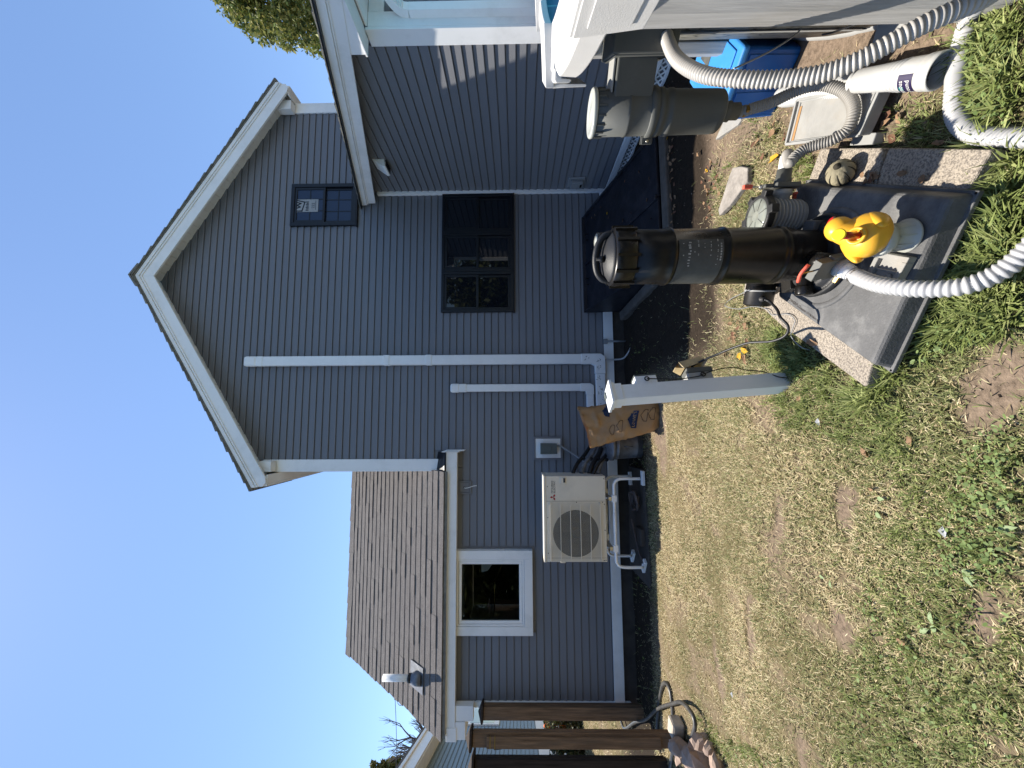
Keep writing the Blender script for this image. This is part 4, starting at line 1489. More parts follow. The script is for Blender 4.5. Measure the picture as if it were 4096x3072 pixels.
def nt_(X, Y):
    p = hit(X, Y, NP0, NN)
    return (p - NP0).dot(ND), p.z


t0, za = nt_(1858, 2905)
t1, zb = nt_(1880, 2845)
zlo = nt_(1996, 2905)[1]
fr_ = nb_(t0, t1 + .2, zlo, za, .0, .05, 'trim', 'window')
c0 = (t0 + t1 + .2) / 2
nb_(t0 + .12, c0 * 2 - t0 - .12, zlo + .16, za - .16, .051, .055, 'pane2', 'pane', fr_, 0)
nb_(t0 + .10, c0 * 2 - t0 - .10, (zlo + za) / 2 - .025, (zlo + za) / 2 + .025, .056, .07, 'trim', 'meeting_rail', fr_)
nb_(-5, .45, 3.70, 3.93, .02, .38, 'soffit', 'soffit')
nb_(-5, .5, 3.72, 3.98, .385, .42, 'trim', 'fascia')
nb_(-5, .5, 3.95, 4.02, .425, .47, 'trim', 'gutter')
rf = MB()
rf.prism([NP0 + ND * -5 + NN * .48 + V((0, 0, 4.02)), NP0 + ND * -5 + NN * -3 + V((0, 0, 5.2)), NP0 + ND * -5 + NN * -3 + V((0, 0, 5.25)), NP0 + ND * -5 + NN * .48 + V((0, 0, 4.06))], ND * 5.5)
rf.build('roof', M['shingle'], nh)


# ------------------------------------------------------------------ trees, shrubs, wire
def foliage(name, clusters, leaf, n, cols, parent, seed, gap=.15):
    rs = np.random.RandomState(seed)
    pts, cc = [], []
    tot = sum(c[3] ** 2 for c in clusters)
    for (cx, cy, cz, r) in clusters:
        m_ = int(n * r * r / tot)
        d = rs.normal(size=(m_, 3))
        d /= np.linalg.norm(d, axis=1)[:, None]
        rad = r * (rs.uniform(.25, 1, m_) ** .5)
        p = np.array([cx, cy, cz]) + d * rad[:, None] * np.array([1, 1, .85])
        pts.append(p)
        k = rs.randint(0, len(cols), m_)
        c = np.array(cols)[k] * rs.uniform(.7, 1.25, (m_, 1))
        cc.append(c)
    p = np.concatenate(pts)
    c = np.concatenate(cc)
    keep = fbm(p[:, 0] + p[:, 2], p[:, 1] + p[:, 2] * .7, .9 / max(.3, leaf * 6), seed) > gap
    p, c = p[keep], c[keep]
    m_ = len(p)
    a = rs.normal(size=(m_, 3)); a /= np.linalg.norm(a, axis=1)[:, None]
    b_ = np.cross(a, rs.normal(size=(m_, 3))); b_ /= np.linalg.norm(b_, axis=1)[:, None]
    s_ = leaf * rs.uniform(.6, 1.3, (m_, 1))
    q = np.stack([p - a * s_, p + b_ * s_ * .45, p + a * s_, p - b_ * s_ * .45], 1).reshape(-1, 3)
    f = np.arange(m_ * 4).reshape(-1, 4)
    o = ORG[parent.name]
    ob = mesh_np(name, q - np.array([o.x, o.y, o.z]), f, np.repeat(c, 4, 0), M['foliage'])
    ob.parent = parent
    ORG[ob.name] = o.copy()
    return ob


def branches(b, p, d, L, r, depth, rng, spread=.6, up_=.1, out=None):
    n = 4
    pts = [p]
    dd = d.copy()
    for i in range(n):
        dd = (dd + V((rng.uniform(-1, 1), rng.uniform(-1, 1), rng.uniform(-.6, 1))) * .14 + V((0, 0, up_ * .3))).normalized()
        pts.append(pts[-1] + dd * L / n)
    b.tube(pts, [r * (1 - .5 * i / n) for i in range(n + 1)], 6 if r > .03 else 4)
    if out is not None and depth <= 1:
        out.append(pts[-1])
    if depth > 0:
        for k in range(3 if depth > 1 else 4):
            i = rng.choice((2, 3, 4, 4))
            nd = (dd + V((rng.uniform(-1, 1), rng.uniform(-1, 1), rng.uniform(-.5, .8))) * spread).normalized()
            branches(b, pts[i], nd, L * rng.uniform(.55, .8), r * .5, depth - 1, rng, spread, up_, out)


rng = random.Random(4)
t = T('tree', (15.0, 13.5, 0), 'tall yellow green tree rising behind the low side roof', 'tree')
b = MB()
b.tube([(15.6, 13.5, -.2), (15.4, 13.4, 4), (15.0, 13.2, 8)], [.3, .24, .14], 10)
part(b, 'trunk', 'bark', t)
cl = []
for (X, Y, dp, r_) in ((960, -40, 13, 1.2), (1010, 60, 13.2, .8), (1090, 20, 13.5, 1.1), (1130, 110, 13, .62), (1060, 105, 13, .6), (1200, 60, 13, 1.0), (1260, 130, 13, .75), (1310, 185, 12.8, .42), (1240, 20, 14, 1.3), (1330, 100, 13.5, 1.0), (1400, 120, 14, 1.2), (1100, -150, 14, 2.0), (1300, -150, 14, 2.2), (985, 25, 12.8, .5), (930, -20, 13, .7), (1150, 160, 12.7, .35), (1500, 60, 14, 1.6)):
    p = DP(X, Y, dp)
    cl.append((p.x, p.y, p.z, r_))
foliage('crown', cl, .085, 30000, [(.20, .23, .06), (.12, .16, .04), (.30, .30, .09), (.06, .085, .025), (.38, .36, .12)], t, 5, .42)

bt = DP(1760, 3010, 16)
t = T('bare_tree', (bt.x - .6, bt.y, 0), 'leafless branching tree against the sky behind the left roof', 'tree')
b = MB()
tr0 = DP(1722, 3000, 16)
b.tube([V((tr0.x - .2, tr0.y, 0)), V((tr0.x, tr0.y, 2.5)), tr0], [.18, .14, .09], 8)
for (X, Y) in ((1620, 2950), (1600, 2920), (1640, 2985), (1690, 2930), (1670, 2905), (1610, 3010), (1590, 3040), (1650, 3050), (1730, 2900)):
    e_ = DP(X, Y, 16 + rng.uniform(-.5, .5))
    d = e_ - tr0
    branches(b, tr0 + V((rng.uniform(-.05, .05), 0, rng.uniform(-.3, .1))), d.normalized(), d.length * .62, .06, 3, rng, .55, .12)
part(b, 'trunk', 'bark', t)

t = T('red_vine_tree', (DP(1750, 3040, 14).x, 14, 0), 'dark red leafed tree top behind the neighbouring roof', 'tree')
c_ = DP(1760, 3040, 14)
part(MB().tube([(c_.x, c_.y, 0), (c_.x, c_.y, c_.z)], [.15, .05], 8), 'trunk', 'bark', t)
cl = []
for (X, Y, r_) in ((1715, 3030, .32), (1730, 3060, .4), (1700, 3050, .25), (1745, 3000, .22), (1735, 2985, .14), (1720, 3010, .18), (1770, 3030, .4), (1760, 3090, .5)):
    p = DP(X, Y, 14); cl.append((p.x, p.y, p.z, r_))
foliage('crown', cl, .07, 3600, [(.16, .02, .015), (.10, .015, .012), (.22, .05, .03), (.06, .012, .012)], t, 8, .2)

t = T('tree', (DP(1600, 3090, 18).x, 18, 0), 'feathery olive green tree top at the far left corner', 'tree')
c_ = DP(1650, 3090, 18)
part(MB().tube([(c_.x, c_.y, 0), (c_.x, c_.y, c_.z + 1)], [.2, .05], 8), 'trunk', 'bark', t)
cl = []
for (X, Y, r_) in ((1490, 3058, .16), (1500, 3072, .25), (1528, 3062, .22), (1540, 3080, .25), (1565, 3045, .2), (1575, 3066, .3), (1590, 3040, .14), (1610, 3060, .25), (1625, 3030, .18), (1640, 3050, .25), (1655, 3065, .25), (1600, 3085, .6), (1550, 3100, .6), (1650, 3095, .5), (1680, 3062, .2)):
    p = DP(X, Y, 18); cl.append((p.x, p.y, p.z, r_))
foliage('crown', cl, .08, 4200, [(.12, .13, .035), (.18, .17, .05), (.07, .08, .02), (.24, .2, .07)], t, 9, .3)

a = DP(1580, 2790, 8.2); c = DP(1584, 3090, 9)
b = MB().tube([a.lerp(c, k / 6) - V((0, 0, .02 * math.sin(PI * k / 6))) for k in range(7)], .006, 5)
b.build('overhead_wire', M['iron'], label='thin overhead service wire crossing the sky to the left roof', cat='wire')
b = MB().tube([a + V((.12, .1, .0)), a + V((.02, 0, .0)), a + V((-.04, 0, 0))], .018, 6)
b.tube(smooth_path([a + V((-.1, 0, -.05)), a + V((-.16, 0, -.12)), a + V((-.14, .05, -.22))]), .006, 5)
b.build('wire_anchor', M['cond'], label='small grey wire anchor at the rake of the low roof', cat='wire anchor')

for i, (X, Y, dp, r_, lab) in enumerate(((2215, 2900, 9.6, .34, 'dark leafy shrub by the pale foundation'), (2235, 2940, 9.2, .30, 'olive shrub growing beside the dark one'), (2250, 3040, 9.0, .34, 'green shrub seen left of the brown gate post'))):
    p = DP(X, Y, dp)
    t = T('shrub', (p.x, p.y, 0), lab, 'shrub', 'shrubs before the neighbouring house')
    b = MB()
    for k in range(7):
        b.tube([(p.x, p.y, 0), (p.x + R.uniform(-.3, .3), p.y + R.uniform(-.3, .3), p.z + .2)], .008, 4)
    part(b, 'stem', 'bark', t)
    foliage('leaves', [(p.x + R.uniform(-.25, .25), p.y + R.uniform(-.25, .25), max(.12, p.z + R.uniform(-.55, .15)), r_ * R.uniform(.6, 1)) for _ in range(8)], .05, 2200, [(.08, .09, .03), (.14, .14, .05), (.05, .06, .025), (.18, .15, .08)], t, 30 + i, .35)
b = MB()
for (X, Y) in ((2186, 2908), (2192, 2915), (2188, 2922), (2184, 2902), (2193, 2928)):
    p = DP(X, Y, 9.3)
    for k in range(6):
        an = k * PI / 3
        b.lathe([(.0, 0), (.035, .012), (.0, .02)], p + V((.03 * math.cos(an), 0, .03 * math.sin(an))), (0, -1, 0), 6, cap0=False, cap1=False)
    b.tube([p, V((p.x, p.y, p.z - .5))], .004, 4)
b.build('orange_flowers', M['flower'], label='orange flowers on thin stems before the pale foundation', cat='flowers')
# trees standing behind the photographer, seen only as reflections in the panes
for i, (x, y, h) in enumerate(((-6, -13, 6.5), (0.5, -15, 7.5), (6.5, -12, 6), (-11.5, -11, 6), (-16.5, -9, 6.5))):
    t = T('garden_tree', (x, y, 0), ('broad tree behind the camera to the left', 'tall tree behind the camera in the middle', 'broad tree behind the camera to the right', 'bushy tree behind the camera far to the left', 'bushy tree at the far left end behind the camera')[i], 'tree')
    part(MB().tube([(x, y, -.1), (x, y, h * .6)], [.22, .12], 8), 'trunk', 'bark', t)
    foliage('crown', [(x + R.uniform(-3, 3), y + R.uniform(-1.5, 1.5), h * R.uniform(.08, .85), R.uniform(1.1, 1.9)) for _ in range(20)], .26, 9000, [(.08, .10, .03), (.05, .07, .02), (.12, .13, .04)], t, 60 + i, .1)

# ------------------------------------------------------------------ the pool
PC, PR = V((3.77, -.47, 0)), 2.88
pool = T('swimming_pool', (PC.x, PC.y, 0), 'round above ground pool with white top rail and grey patterned steel wall', 'swimming pool')


def pp(an, r, z):
    a = math.radians(an)
    return V((PC.x + r * math.cos(a), PC.y + r * math.sin(a), z))


def sweep(prof, a0, a1, st, closed=True):
    vs, fs = [], []
    n = int(round((a1 - a0) / st)) + 1
    k = len(prof)
    full = abs(a1 - a0 - 360) < .01
    cnt = n - 1 if full else n
    for i in range(cnt):
        for (r, z) in prof:
            vs.append(pp(a0 + i * st, r, z))
    for i in range(n - 1):
        j = (i + 1) % cnt
        for q in range(k if closed else k - 1):
            q2 = (q + 1) % k
            fs.append((i * k + q, i * k + q2, j * k + q2, j * k + q))
    return vs, [f[::-1] for f in fs]


vs, fs = sweep([(PR, .04), (PR, 1.27), (PR - .01, 1.27), (PR - .01, .04)], 0, 360, 3)
part(MB().add(vs, fs, True), 'wall', 'vine', pool)
vs, fs = sweep([(PR - .012, .05), (PR - .012, 1.30), (PR - .03, 1.30), (PR - .03, .05)], 0, 360, 3)
part(MB().add(vs, fs, True), 'liner', 'teal', pool)
part(MB().add([pp(a, PR - .03, 1.14) for a in range(0, 360, 6)], [tuple(range(60))]), 'water', 'teal', pool)
vs, fs = sweep([(PR - .012, .02), (PR + .012, .02), (PR + .012, .06), (PR + .006, .07), (PR - .012, .085)], 0, 360, 3)
part(MB().add(vs, fs, True), 'bottom_rail', 'trayside', pool)
UPA = [149.2 - 24 * k for k in range(15)]
for k, an in enumerate(UPA):
    for (c0_, c1_, prof_) in ((an - 11.0, an + 5.6, [(PR - .06, 1.30), (PR - .06, 1.335), (PR - .045, 1.342), (PR + .03, 1.342), (PR + .036, 1.337), (PR + .105, 1.318), (PR + .122, 1.305), (PR + .128, 1.30), (PR + .133, 1.225), (PR + .125, 1.218), (PR + .115, 1.225), (PR + .11, 1.28), (PR, 1.285)]),
                             (an - 18.2, an - 11.3, [(PR - .06, 1.30), (PR - .06, 1.325), (PR + .10, 1.325), (PR + .106, 1.318), (PR + .14, 1.318), (PR + .15, 1.31), (PR + .15, 1.25), (PR + .14, 1.245), (PR + .135, 1.29), (PR + .0, 1.29)])):
        vs, fs = sweep(prof_, c0_, c1_, (c1_ - c0_) / 14)
        b = MB().add(vs, fs, False)
        n_ = len(prof_)
        L_ = len(vs)
        b.add([vs[i] for i in range(n_)], [tuple(range(n_))])
        b.add([vs[L_ - n_ + i] for i in range(n_)], [tuple(range(n_))[::-1]])
        part(b, 'top_rail', 'ledge', pool, .003)
    a_ = math.radians(an)
    rd, tg = V((math.cos(a_), math.sin(a_), 0)), V((-math.sin(a_), math.cos(a_), 0))
    b = MB()
    o = pp(an, PR + .012, .05)
    q = [o - tg * .125, o - tg * .11 + rd * .055, o - tg * .05 + rd * .075, o + tg * .05 + rd * .075, o + tg * .11 + rd * .055, o + tg * .125]
    b.prism(q, (0, 0, 1.20))
    up_ = part(b, 'upright', 'upright', pool, .006)
    c0 = pp(an + 5.7, PR + .05, 1.305)
    a2 = math.radians(an + 5.7)
    rd, tg = V((math.cos(a2), math.sin(a2), 0)), V((-math.sin(a2), math.cos(a2), 0))
    b = MB()
    b.prism([c0 - rd * .12 - tg * .16 + V((0, 0, .0)), c0 + rd * .115 - tg * .16, c0 + rd * .115 - tg * .16 + V((0, 0, .04)), c0 - rd * .12 - tg * .16 + V((0, 0, .06))], tg * .32)
    b.prism([c0 + rd * .10 - tg * .16 + V((0, 0, .03)), c0 + rd * .118 - tg * .16 + V((0, 0, .03)), c0 + rd * .112 - tg * .13 + V((0, 0, -.16)), c0 + rd * .10 - tg * .13 + V((0, 0, -.16))], tg * .30)
    b.prism([c0 + rd * .119 - tg * .10 + V((0, 0, .0)), c0 + rd * .123 - tg * .10 + V((0, 0, .0)), c0 + rd * .118 - tg * .10 + V((0, 0, -.12)), c0 + rd * .114 - tg * .10 + V((0, 0, -.12))], tg * .20)
    part(b, 'rail_cap', 'ledge', pool, .012)
    foot = pp(an, PR + .02, .03)
    b = MB().obox(pp(an - 5.5, PR + .035, .055), V((math.cos(a_), math.sin(a_), 0)) * .04, V((-math.sin(a_), math.cos(a_), 0)) * .10, (0, 0, .05))
    part(b, 'foot_plate', 'trayside', pool, .006)
# vertical wall seam strips beside the visible stretch
for an in (139.5,):
    vs, fs = sweep([(PR + .001, .085), (PR + .006, .085), (PR + .006, 1.22), (PR + .001, 1.22)], an, an + .6, .3)
    part(MB().add(vs, fs), 'wall_seam', 'trayside', pool)

# ------------------------------------------------------------------ skimmer hung on the pool wall
SK = V((1.344, 1.535, 0))
t = T('pool_skimmer', (SK.x, SK.y, .6), 'dark grey round skimmer canister with a flat lid bracketed to the pool wall', 'pool skimmer')
wd_ = (V((PC.x, PC.y, 0)) - SK).normalized()
wp_ = V((-wd_.y, wd_.x, 0))
z0s, z1s = .605, 1.185
b = MB().lathe([(0.0752, 0), (0.0808, .006), (0.0824, .03), (0.0848, .215), (0.0880, .22), (0.0880, .235), (0.0848, .24), (0.0864, .26), (0.0912, .262), (0.0912, .285), (0.0856, .288), (0.0864, .40), (0.0888, .405), (0.0888, .413), (0.0864, .416), (0.0872, .545)], (SK.x, SK.y, z0s), n=48)
part(b, 'canister', 'greyp', t)
b = MB().lathe([(.090, .0), (.0935, .003), (.0935, .014), (.090, .018), (.074, .0185), (.072, .016), (.026, .0155), (.024, .018), (.0, .018)], (SK.x, SK.y, z0s + .545), n=48, cap1=False)
lid_ = part(b, 'lid', 'float', t)
b = MB()
for k in range(16):
    a_ = k * PI / 8
    dd = V((math.cos(a_), math.sin(a_), 0))
    b.obox(V((SK.x, SK.y, z0s + .525)) + dd * .0905, dd * .003, V((-dd.y, dd.x, 0)) * .003, (0, 0, .016))
part(b, 'lid_rib', 'greyp', lid_, kind='stuff')
# clamp band with bolt, facing left
b = MB().lathe([(0.0896, .286), (0.0952, .288), (0.0952, .318), (0.0896, .320)], (SK.x, SK.y, z0s), n=48, cap0=False, cap1=False)
cl_ = part(b, 'clamp_band', 'greyp', t)
ld = V((-.80, .55, 0)).normalized()
le = V((-ld.y, ld.x, 0))
b = MB()
for s_ in (-1, 1):
    b.obox(V((SK.x, SK.y, z0s + .302)) + ld * .102 + le * .010 * s_, ld * .016, le * .003, (0, 0, .024))
part(b, 'clamp_ear', 'greyp', cl_, .003)
part(MB().lathe([(.007, -.02), (0.0056, .02)], V((SK.x, SK.y, z0s + .302)) + ld * .106, le, 8), 'bolt', 'steel', cl_)
# throat box to the wall
bl = (V((PC.x, PC.y, 0)) - SK).length - PR
b = MB()
b.obox(V((SK.x, SK.y, 1.005)) + wd_ * (.065 + .04), wd_ * .08, wp_ * .066, (0, 0, .08))
part(b, 'throat', 'greyp', t, .006)
b = MB()
b.obox(V((SK.x, SK.y, 1.005)) + wd_ * .185, wd_ * .005, wp_ * .10, (0, 0, .105))
b.obox(V((SK.x, SK.y, .995)) + wd_ * (bl + .185) * .5, wd_ * ((bl - .19) * .5 + .002), wp_ * .115, (0, 0, .125))
part(b, 'throat_flange', 'greyp', t, .006)
part(MB().obox(V((SK.x, SK.y, 1.094)) + wd_ * .12, wd_ * .07, wp_ * .05, (0, 0, .004)), 'throat_cover', 'potg', t, .002)
b = MB().lathe([(0.0320, 0), (.040, -.045), (.033, -.045), (.033, -.085)], (SK.x, SK.y, z0s + .003), n=20)
part(b, 'outlet', 'greyp', t)

# ------------------------------------------------------------------ corrugated hoses
def corrug(pts, r, pitch, depth, name, m_, label, cuffs=(), n=14, cuffm=None, parent=None, sharp=False):
    pa_ = resample(smooth_path(pts, 40), pitch / 6)
    L_ = len(pa_)
    rr = []
    for i in range(L_):
        f = i / (L_ - 1)
        w = .5 + .5 * math.cos(2 * PI * i / 6)
        w = w ** (.7 if not sharp else 1.5)
        rad = r - depth + depth * w
        for (a, c, rc_) in cuffs:
            if a <= f <= c:
                rad = rc_
        rr.append(rad)
    b = MB().tube(pa_, rr, n)
    if parent is not None:
        return part(b, name, m_, parent)
    return b.build(name, M[m_], label=label, cat='pool hose')


A = [DP(2560, -60, 1.50), DP(2640, -20, 1.49), DP(2662, 40, 1.475), DP(2662, 100, 1.455), DP(2670, 160, 1.42), DP(2712, 240, 1.35), DP(2810, 297, 1.25), DP(2950, 316, 1.18), DP(3120, 316, 1.13), DP(3280, 296, 1.08), DP(3430, 243, 1.03), DP(3560, 173, .99), DP(3690, 100, .955), DP(3820, 42, .93), DP(3920, 0, .92), DP(4010, -60, .93), DP(4060, -130, .97), DP(4020, -150, 1.02), DP(3960, -80, 1.07), DP(3930, -10, 1.09)]
hA = T('pool_hose', A[8], 'ivory corrugated hose arching from the pool wall fitting down to the grass at right', 'pool hose')
corrug(A[3:], .0243, .0125, .0048, 'hose', 'hose', None, cuffs=((0, .014, .0225),), parent=hA, n=18)
b = MB().tube(smooth_path([A[1], A[2], A[3], A[3].lerp(A[4], .4)], 6), .0245, 18)
part(b, 'cuff', 'hose', hA)
b = MB()
dA = (A[3] - A[2]).normalized()
b.lathe([(.0255, -.009), (.027, -.006), (.027, .006), (.0255, .009)], A[2].lerp(A[3], .85), dA, 24, cap0=False, cap1=False)
b.obox(A[2].lerp(A[3], .85) + V((-.02, 0, .03)), (.008, 0, 0), (0, .012, 0), (0, 0, .006))
part(b, 'hose_clamp', 'steel', hA)
b = MB().lathe([(.028, -.03), (.028, .03), (.032, .03), (.032, .05), (.046, .055), (.048, .10), (.044, .11), (.044, .2)], A[2].lerp(A[1], .4), -dA, 24)
part(b, 'fitting', 'blackm', hA)

Cc = [DP(3930, -10, 1.09), GP(3885, 60, .075), GP(3862, 130, .075), GP(3845, 190, .075), GP(3838, 250, .078), GP(3825, 300, .078), GP(3822, 360, .078), GP(3818, 420, .078), GP(3828, 470, .078), GP(3858, 512, .078), GP(3905, 538, .078), GP(3970, 548, .078), GP(4040, 550, .078), GP(4130, 548, .078), GP(4250, 520, .078)]
corrug(Cc, .0268, .0110, .0040, 'pool_hose', 'hosew', 'thick grey white pool hose lying on the weeds in a bend at bottom right', cuffs=((.24, .42, .0258),), n=18)

PZ_ = .19
Bp = [V((SK.x, SK.y, z0s - .075)), V((SK.x, SK.y, z0s - .11)), DP(3000, 437, 1.63), DP(3080, 412, 1.62), DP(3160, 375, 1.60), DP(3240, 347, 1.56), DP(3310, 343, 1.53), DP(3375, 365, 1.50), DP(3410, 412, 1.48), DP(3413, 465, 1.48), DP(3388, 520, 1.50), DP(3335, 558, 1.53), DP(3280, 576, 1.56), DP(3225, 595, 1.59), DP(3182, 625, 1.61), DP(3158, 652, 1.62)]
PX = V((.935, 1.672, PZ_))
vd = V((1, -.40, 0)).normalized()
vo = PX + V((0, 0, .100)) + vd * .125
Bp += [vo + vd * .13, vo + vd * .09, vo + vd * .06]
hB = T('pool_hose', Bp[9], 'grey ribbed hose looping over the flat panel from the skimmer to the pump', 'pool hose')
corrug(Bp, .0230, .0095, .0036, 'hose', 'hoseg', None, cuffs=((0, .045, .021), (.985, 1, .021)), parent=hB, n=16, sharp=True)
b = MB().lathe([(.022, -.007), (.0235, 0), (.022, .007)], Bp[1], (0, 0, 1), 20, cap0=False, cap1=False)
b.obox(Bp[1] + V((-.012, -.026, 0)), (.012, 0, 0), (0, .006, 0), (0, 0, .006))
part(b, 'hose_clamp', 'gold', hB)

# ------------------------------------------------------------------ pump and filter set on its black base
PZ = .19
set_ = T('pool_filter_set', (.65, 1.5, .12), 'tall black cartridge filter and pump bolted on a black moulded base with red pull valves', 'pool filter')
pc = [GP(3491, 1462, PZ), GP(3796, 789, PZ), GP(3182, 739, PZ), GP(3109, 1186, PZ)]
cen = sum(pc, V()) / 4
out = [cen + (p - cen) * 1.045 for p in pc]
b = MB()
q = [V((p.x, p.y, .115)) for p in out] + [V((p.x, p.y, PZ)) for p in pc]
b.add(q, [(3, 2, 1, 0), (4, 5, 6, 7), (0, 1, 5, 4), (1, 2, 6, 5), (2, 3, 7, 6), (3, 0, 4, 7)])
base_ = part(b, 'base', 'pad', set_, .016, seg=3)
b = MB()
for i in range(4):
    a, c = out[i], out[(i + 1) % 4]
    d = (c - a).normalized()
    b.obox(V(((a.x + c.x) / 2, (a.y + c.y) / 2, .123)), d * ((c - a).length / 2 + .006), V((-d.y, d.x, 0)) * .007, (0, 0, .008))
part(b, 'base_rim', 'pad', base_, .003)
FX = GP(3272, 1021, PZ)
FX = V((.703, 1.578, PZ))
r_ = .114
# moulded ring and letters on the base
part(MB().lathe([(.205, -.001), (.205, .004), (.195, .006), (.185, .006), (.18, .001)], (FX.x - .03, FX.y - .02, PZ), n=40, cap0=False, cap1=False), 'moulded_ring', 'pad', base_)
part(MB().lathe([(.165, 0), (.17, .02), (.16, .035), (.155, .02), (.14, .03), (.135, .045), (.12, .05)], (FX.x - .01, FX.y - .01, PZ - .002), n=40, cap0=False), 'filter_seat', 'blackm', base_)
e0 = (pc[0] - pc[3]).normalized()
for (tx, off, sz, s0) in (('POWERFLO', .20, .024, .022), ('1000000 77779', .34, .017, .018), ('A700A15A', .45, .017, .018)):
    vs, fs = text_geo(tx, sz)
    ey_ = V((-e0.y, e0.x, 0))
    if ey_.dot(cen - pc[0]) < 0: ey_ = -ey_
    o = V((pc[3].x, pc[3].y, PZ + .0008)) + e0 * (off * .62) + ey_ * s0
    part(MB().add([o + e0 * v.x * .8 - ey_ * v.y * -.8 for v in vs], [f[::-1] for f in fs]), 'lettering', 'ink', base_)
b = MB().lathe([(.100, 0.03), (.104, .05), (.104, .12), (r_ - .004, .15), (r_, .16), (r_, .185), (r_ + .005, .19), (r_ + .005, .205), (r_, .21), (r_, .225), (r_ + .002, .23), (r_ + .002, .43), (r_ + .006, .435), (r_ + .006, .445), (r_ + .002, .45), (r_, .475), (r_, .655), (r_ + .006, .66), (r_ + .006, .668), (r_ + .002, .675), (r_ + .001, .70), (r_, .705), (r_, .86)], FX, n=64)
tank = part(b, 'filter_tank', 'blackp', set_)
b = MB().lathe([(r_ + .002, .815), (r_ + .009, .82), (r_ + .009, .89), (r_ + .003, .899), (r_ - .012, .90)], FX, n=64, cap0=False, cap1=False)
for k in range(12):
    a_ = k * PI / 6 + .2
    dd = V((math.cos(a_), math.sin(a_), 0))
    b.obox(FX + dd * (r_ + .0105) + V((0, 0, .853)), dd * .005, V((-dd.y, dd.x, 0)) * .006, (0, 0, .045))
part(b, 'lock_ring', 'blackp', tank)
b = MB().lathe([(r_ - .010, .895), (r_ - .012, .905), (r_ - .02, .910), (.075, .924), (.04, .934), (.02, .936), (0, .936)], FX, n=48, cap1=False)
part(b, 'lid', 'blackm', tank)
hd = V((.9, -.43, 0)).normalized()
b = MB()
for s_ in (1,):
    pts = [FX + hd * x_ + V((0, 0, z_)) for (x_, z_) in ((-.098, .905), (-.088, .932), (-.055, .955), (0, .964), (.055, .955), (.088, .932), (.098, .905))]
    pth = smooth_path(pts, 6)
    b.tube(pth, .014, 8)
part(b, 'lid_handle', 'blackm', tank)
part(MB().lathe([(.014, .955), (.014, .972), (.007, .974), (.007, .988)], FX + V((-.02, -.03, -.02)), n=12), 'bleed_valve', 'blackp', tank)
gp = DP(2385, 962, 1.70)
b = MB().lathe([(.014, -.09), (.014, -.035), (.034, -.033), (.034, .0), (.029, .001)], gp, (0, -.1, 1), 24)
part(b, 'gauge', 'blackp', tank)
part(MB().lathe([(.030, .002), (.0, .003)], gp, (0, -.1, 1), 24, cap1=False), 'gauge_face', 'float', tank)
# label wrapped on the tank
vs, fs = [], []
ca = math.atan2(-FX.y, -FX.x)
A0, A1, NA = ca - 1.28, ca + .62, 18
for i in range(NA + 1):
    a_ = A0 + (A1 - A0) * i / NA
    for z_ in (.47, .65):
        vs.append(FX + V((math.cos(a_) * (r_ + .0012), math.sin(a_) * (r_ + .0012), z_)))
fs = [(2 * i, 2 * i + 2, 2 * i + 3, 2 * i + 1) for i in range(NA)]
part(MB().add(vs, fs, True), 'label', 'label', tank)
b = MB()
rl = random.Random(9)


def lab(a_, z_, wa, hz):
    q = []
    for i in range(4):
        aa = a_ + wa * i / 3
        for zz in (z_, z_ + hz):
            q.append(FX + V((math.cos(aa) * (r_ + .0022), math.sin(aa) * (r_ + .0022), zz)))
    b.add(q, [(2 * i, 2 * i + 2, 2 * i + 3, 2 * i + 1) for i in range(3)])


for k in range(9):
    lab(A0 + .95 + k * .10, .602 + rl.uniform(-.002, .002), rl.uniform(.03, .09), rl.uniform(.006, .012))
for k in range(26):
    lab(A0 + 1.0 + rl.uniform(0, .85), rl.choice((.492, .52, .545, .57, .585, .63)), rl.uniform(.015, .06), rl.uniform(.003, .005))
for k in range(7):
    lab(A0 + 1.15 + k * .09, .478, .06, .006)
part(b, 'label_print', 'labelw', tank, kind='stuff')
# pump: strainer pot
PX = V((.935, 1.672, PZ))
b = MB()
prof = [(.062, .0)]
for k in range(8):
    z_ = .012 + k * .0165
    prof += [(.060 + .002 * k * .4, z_), (.071 + .001 * k, z_ + .006), (.071 + .001 * k, z_ + .010), (.061 + .002 * k * .4, z_ + .014)]
prof += [(.075, .146), (.078, .150), (.078, .168)]
b.lathe(prof, PX, n=40, smooth=False)
pump = part(b, 'pump_pot', 'potg', set_)
b = MB().lathe([(.082, .160), (.092, .163), (.092, .193), (.086, .197), (.076, .197), (.076, .192)], PX, n=40, cap0=False, cap1=False)
for k in range(6):
    a_ = k * PI / 3 + .35
    dd = V((math.cos(a_), math.sin(a_), 0))
    b.obox(PX + dd * .098 + V((0, 0, .18)), dd * .014, V((-dd.y, dd.x, 0)) * .018, (0, 0, .017))
part(b, 'pot_lock_ring', 'blackm', pump, .004)
b = MB().lathe([(.0765, .185), (.0765, .193), (.06, .196), (.024, .197), (.022, .199), (.018, .197), (.0, .197)], PX, n=40, cap0=False, cap1=False)
part(b, 'pot_lid', 'clear', pump)
b = MB()
for k in range(7):
    a_ = k * 2 * PI / 7 + .2
    dd = V((math.cos(a_), math.sin(a_), 0))
    b.obox(PX + dd * .047 + V((0, 0, .1968)), dd * .025, V((-dd.y, dd.x, 0)) * .0013, (0, 0, .0012))
part(b, 'pot_lid_rib', 'greyp', pump)
vd = V((1, -.40, 0)).normalized()
io = PX + V((0, 0, .100))
b = MB().lathe([(.038, .05), (.038, .085), (.045, .087), (.045, .108), (.036, .11)], io, vd, 24)
part(b, 'inlet_collar', 'potg', pump)
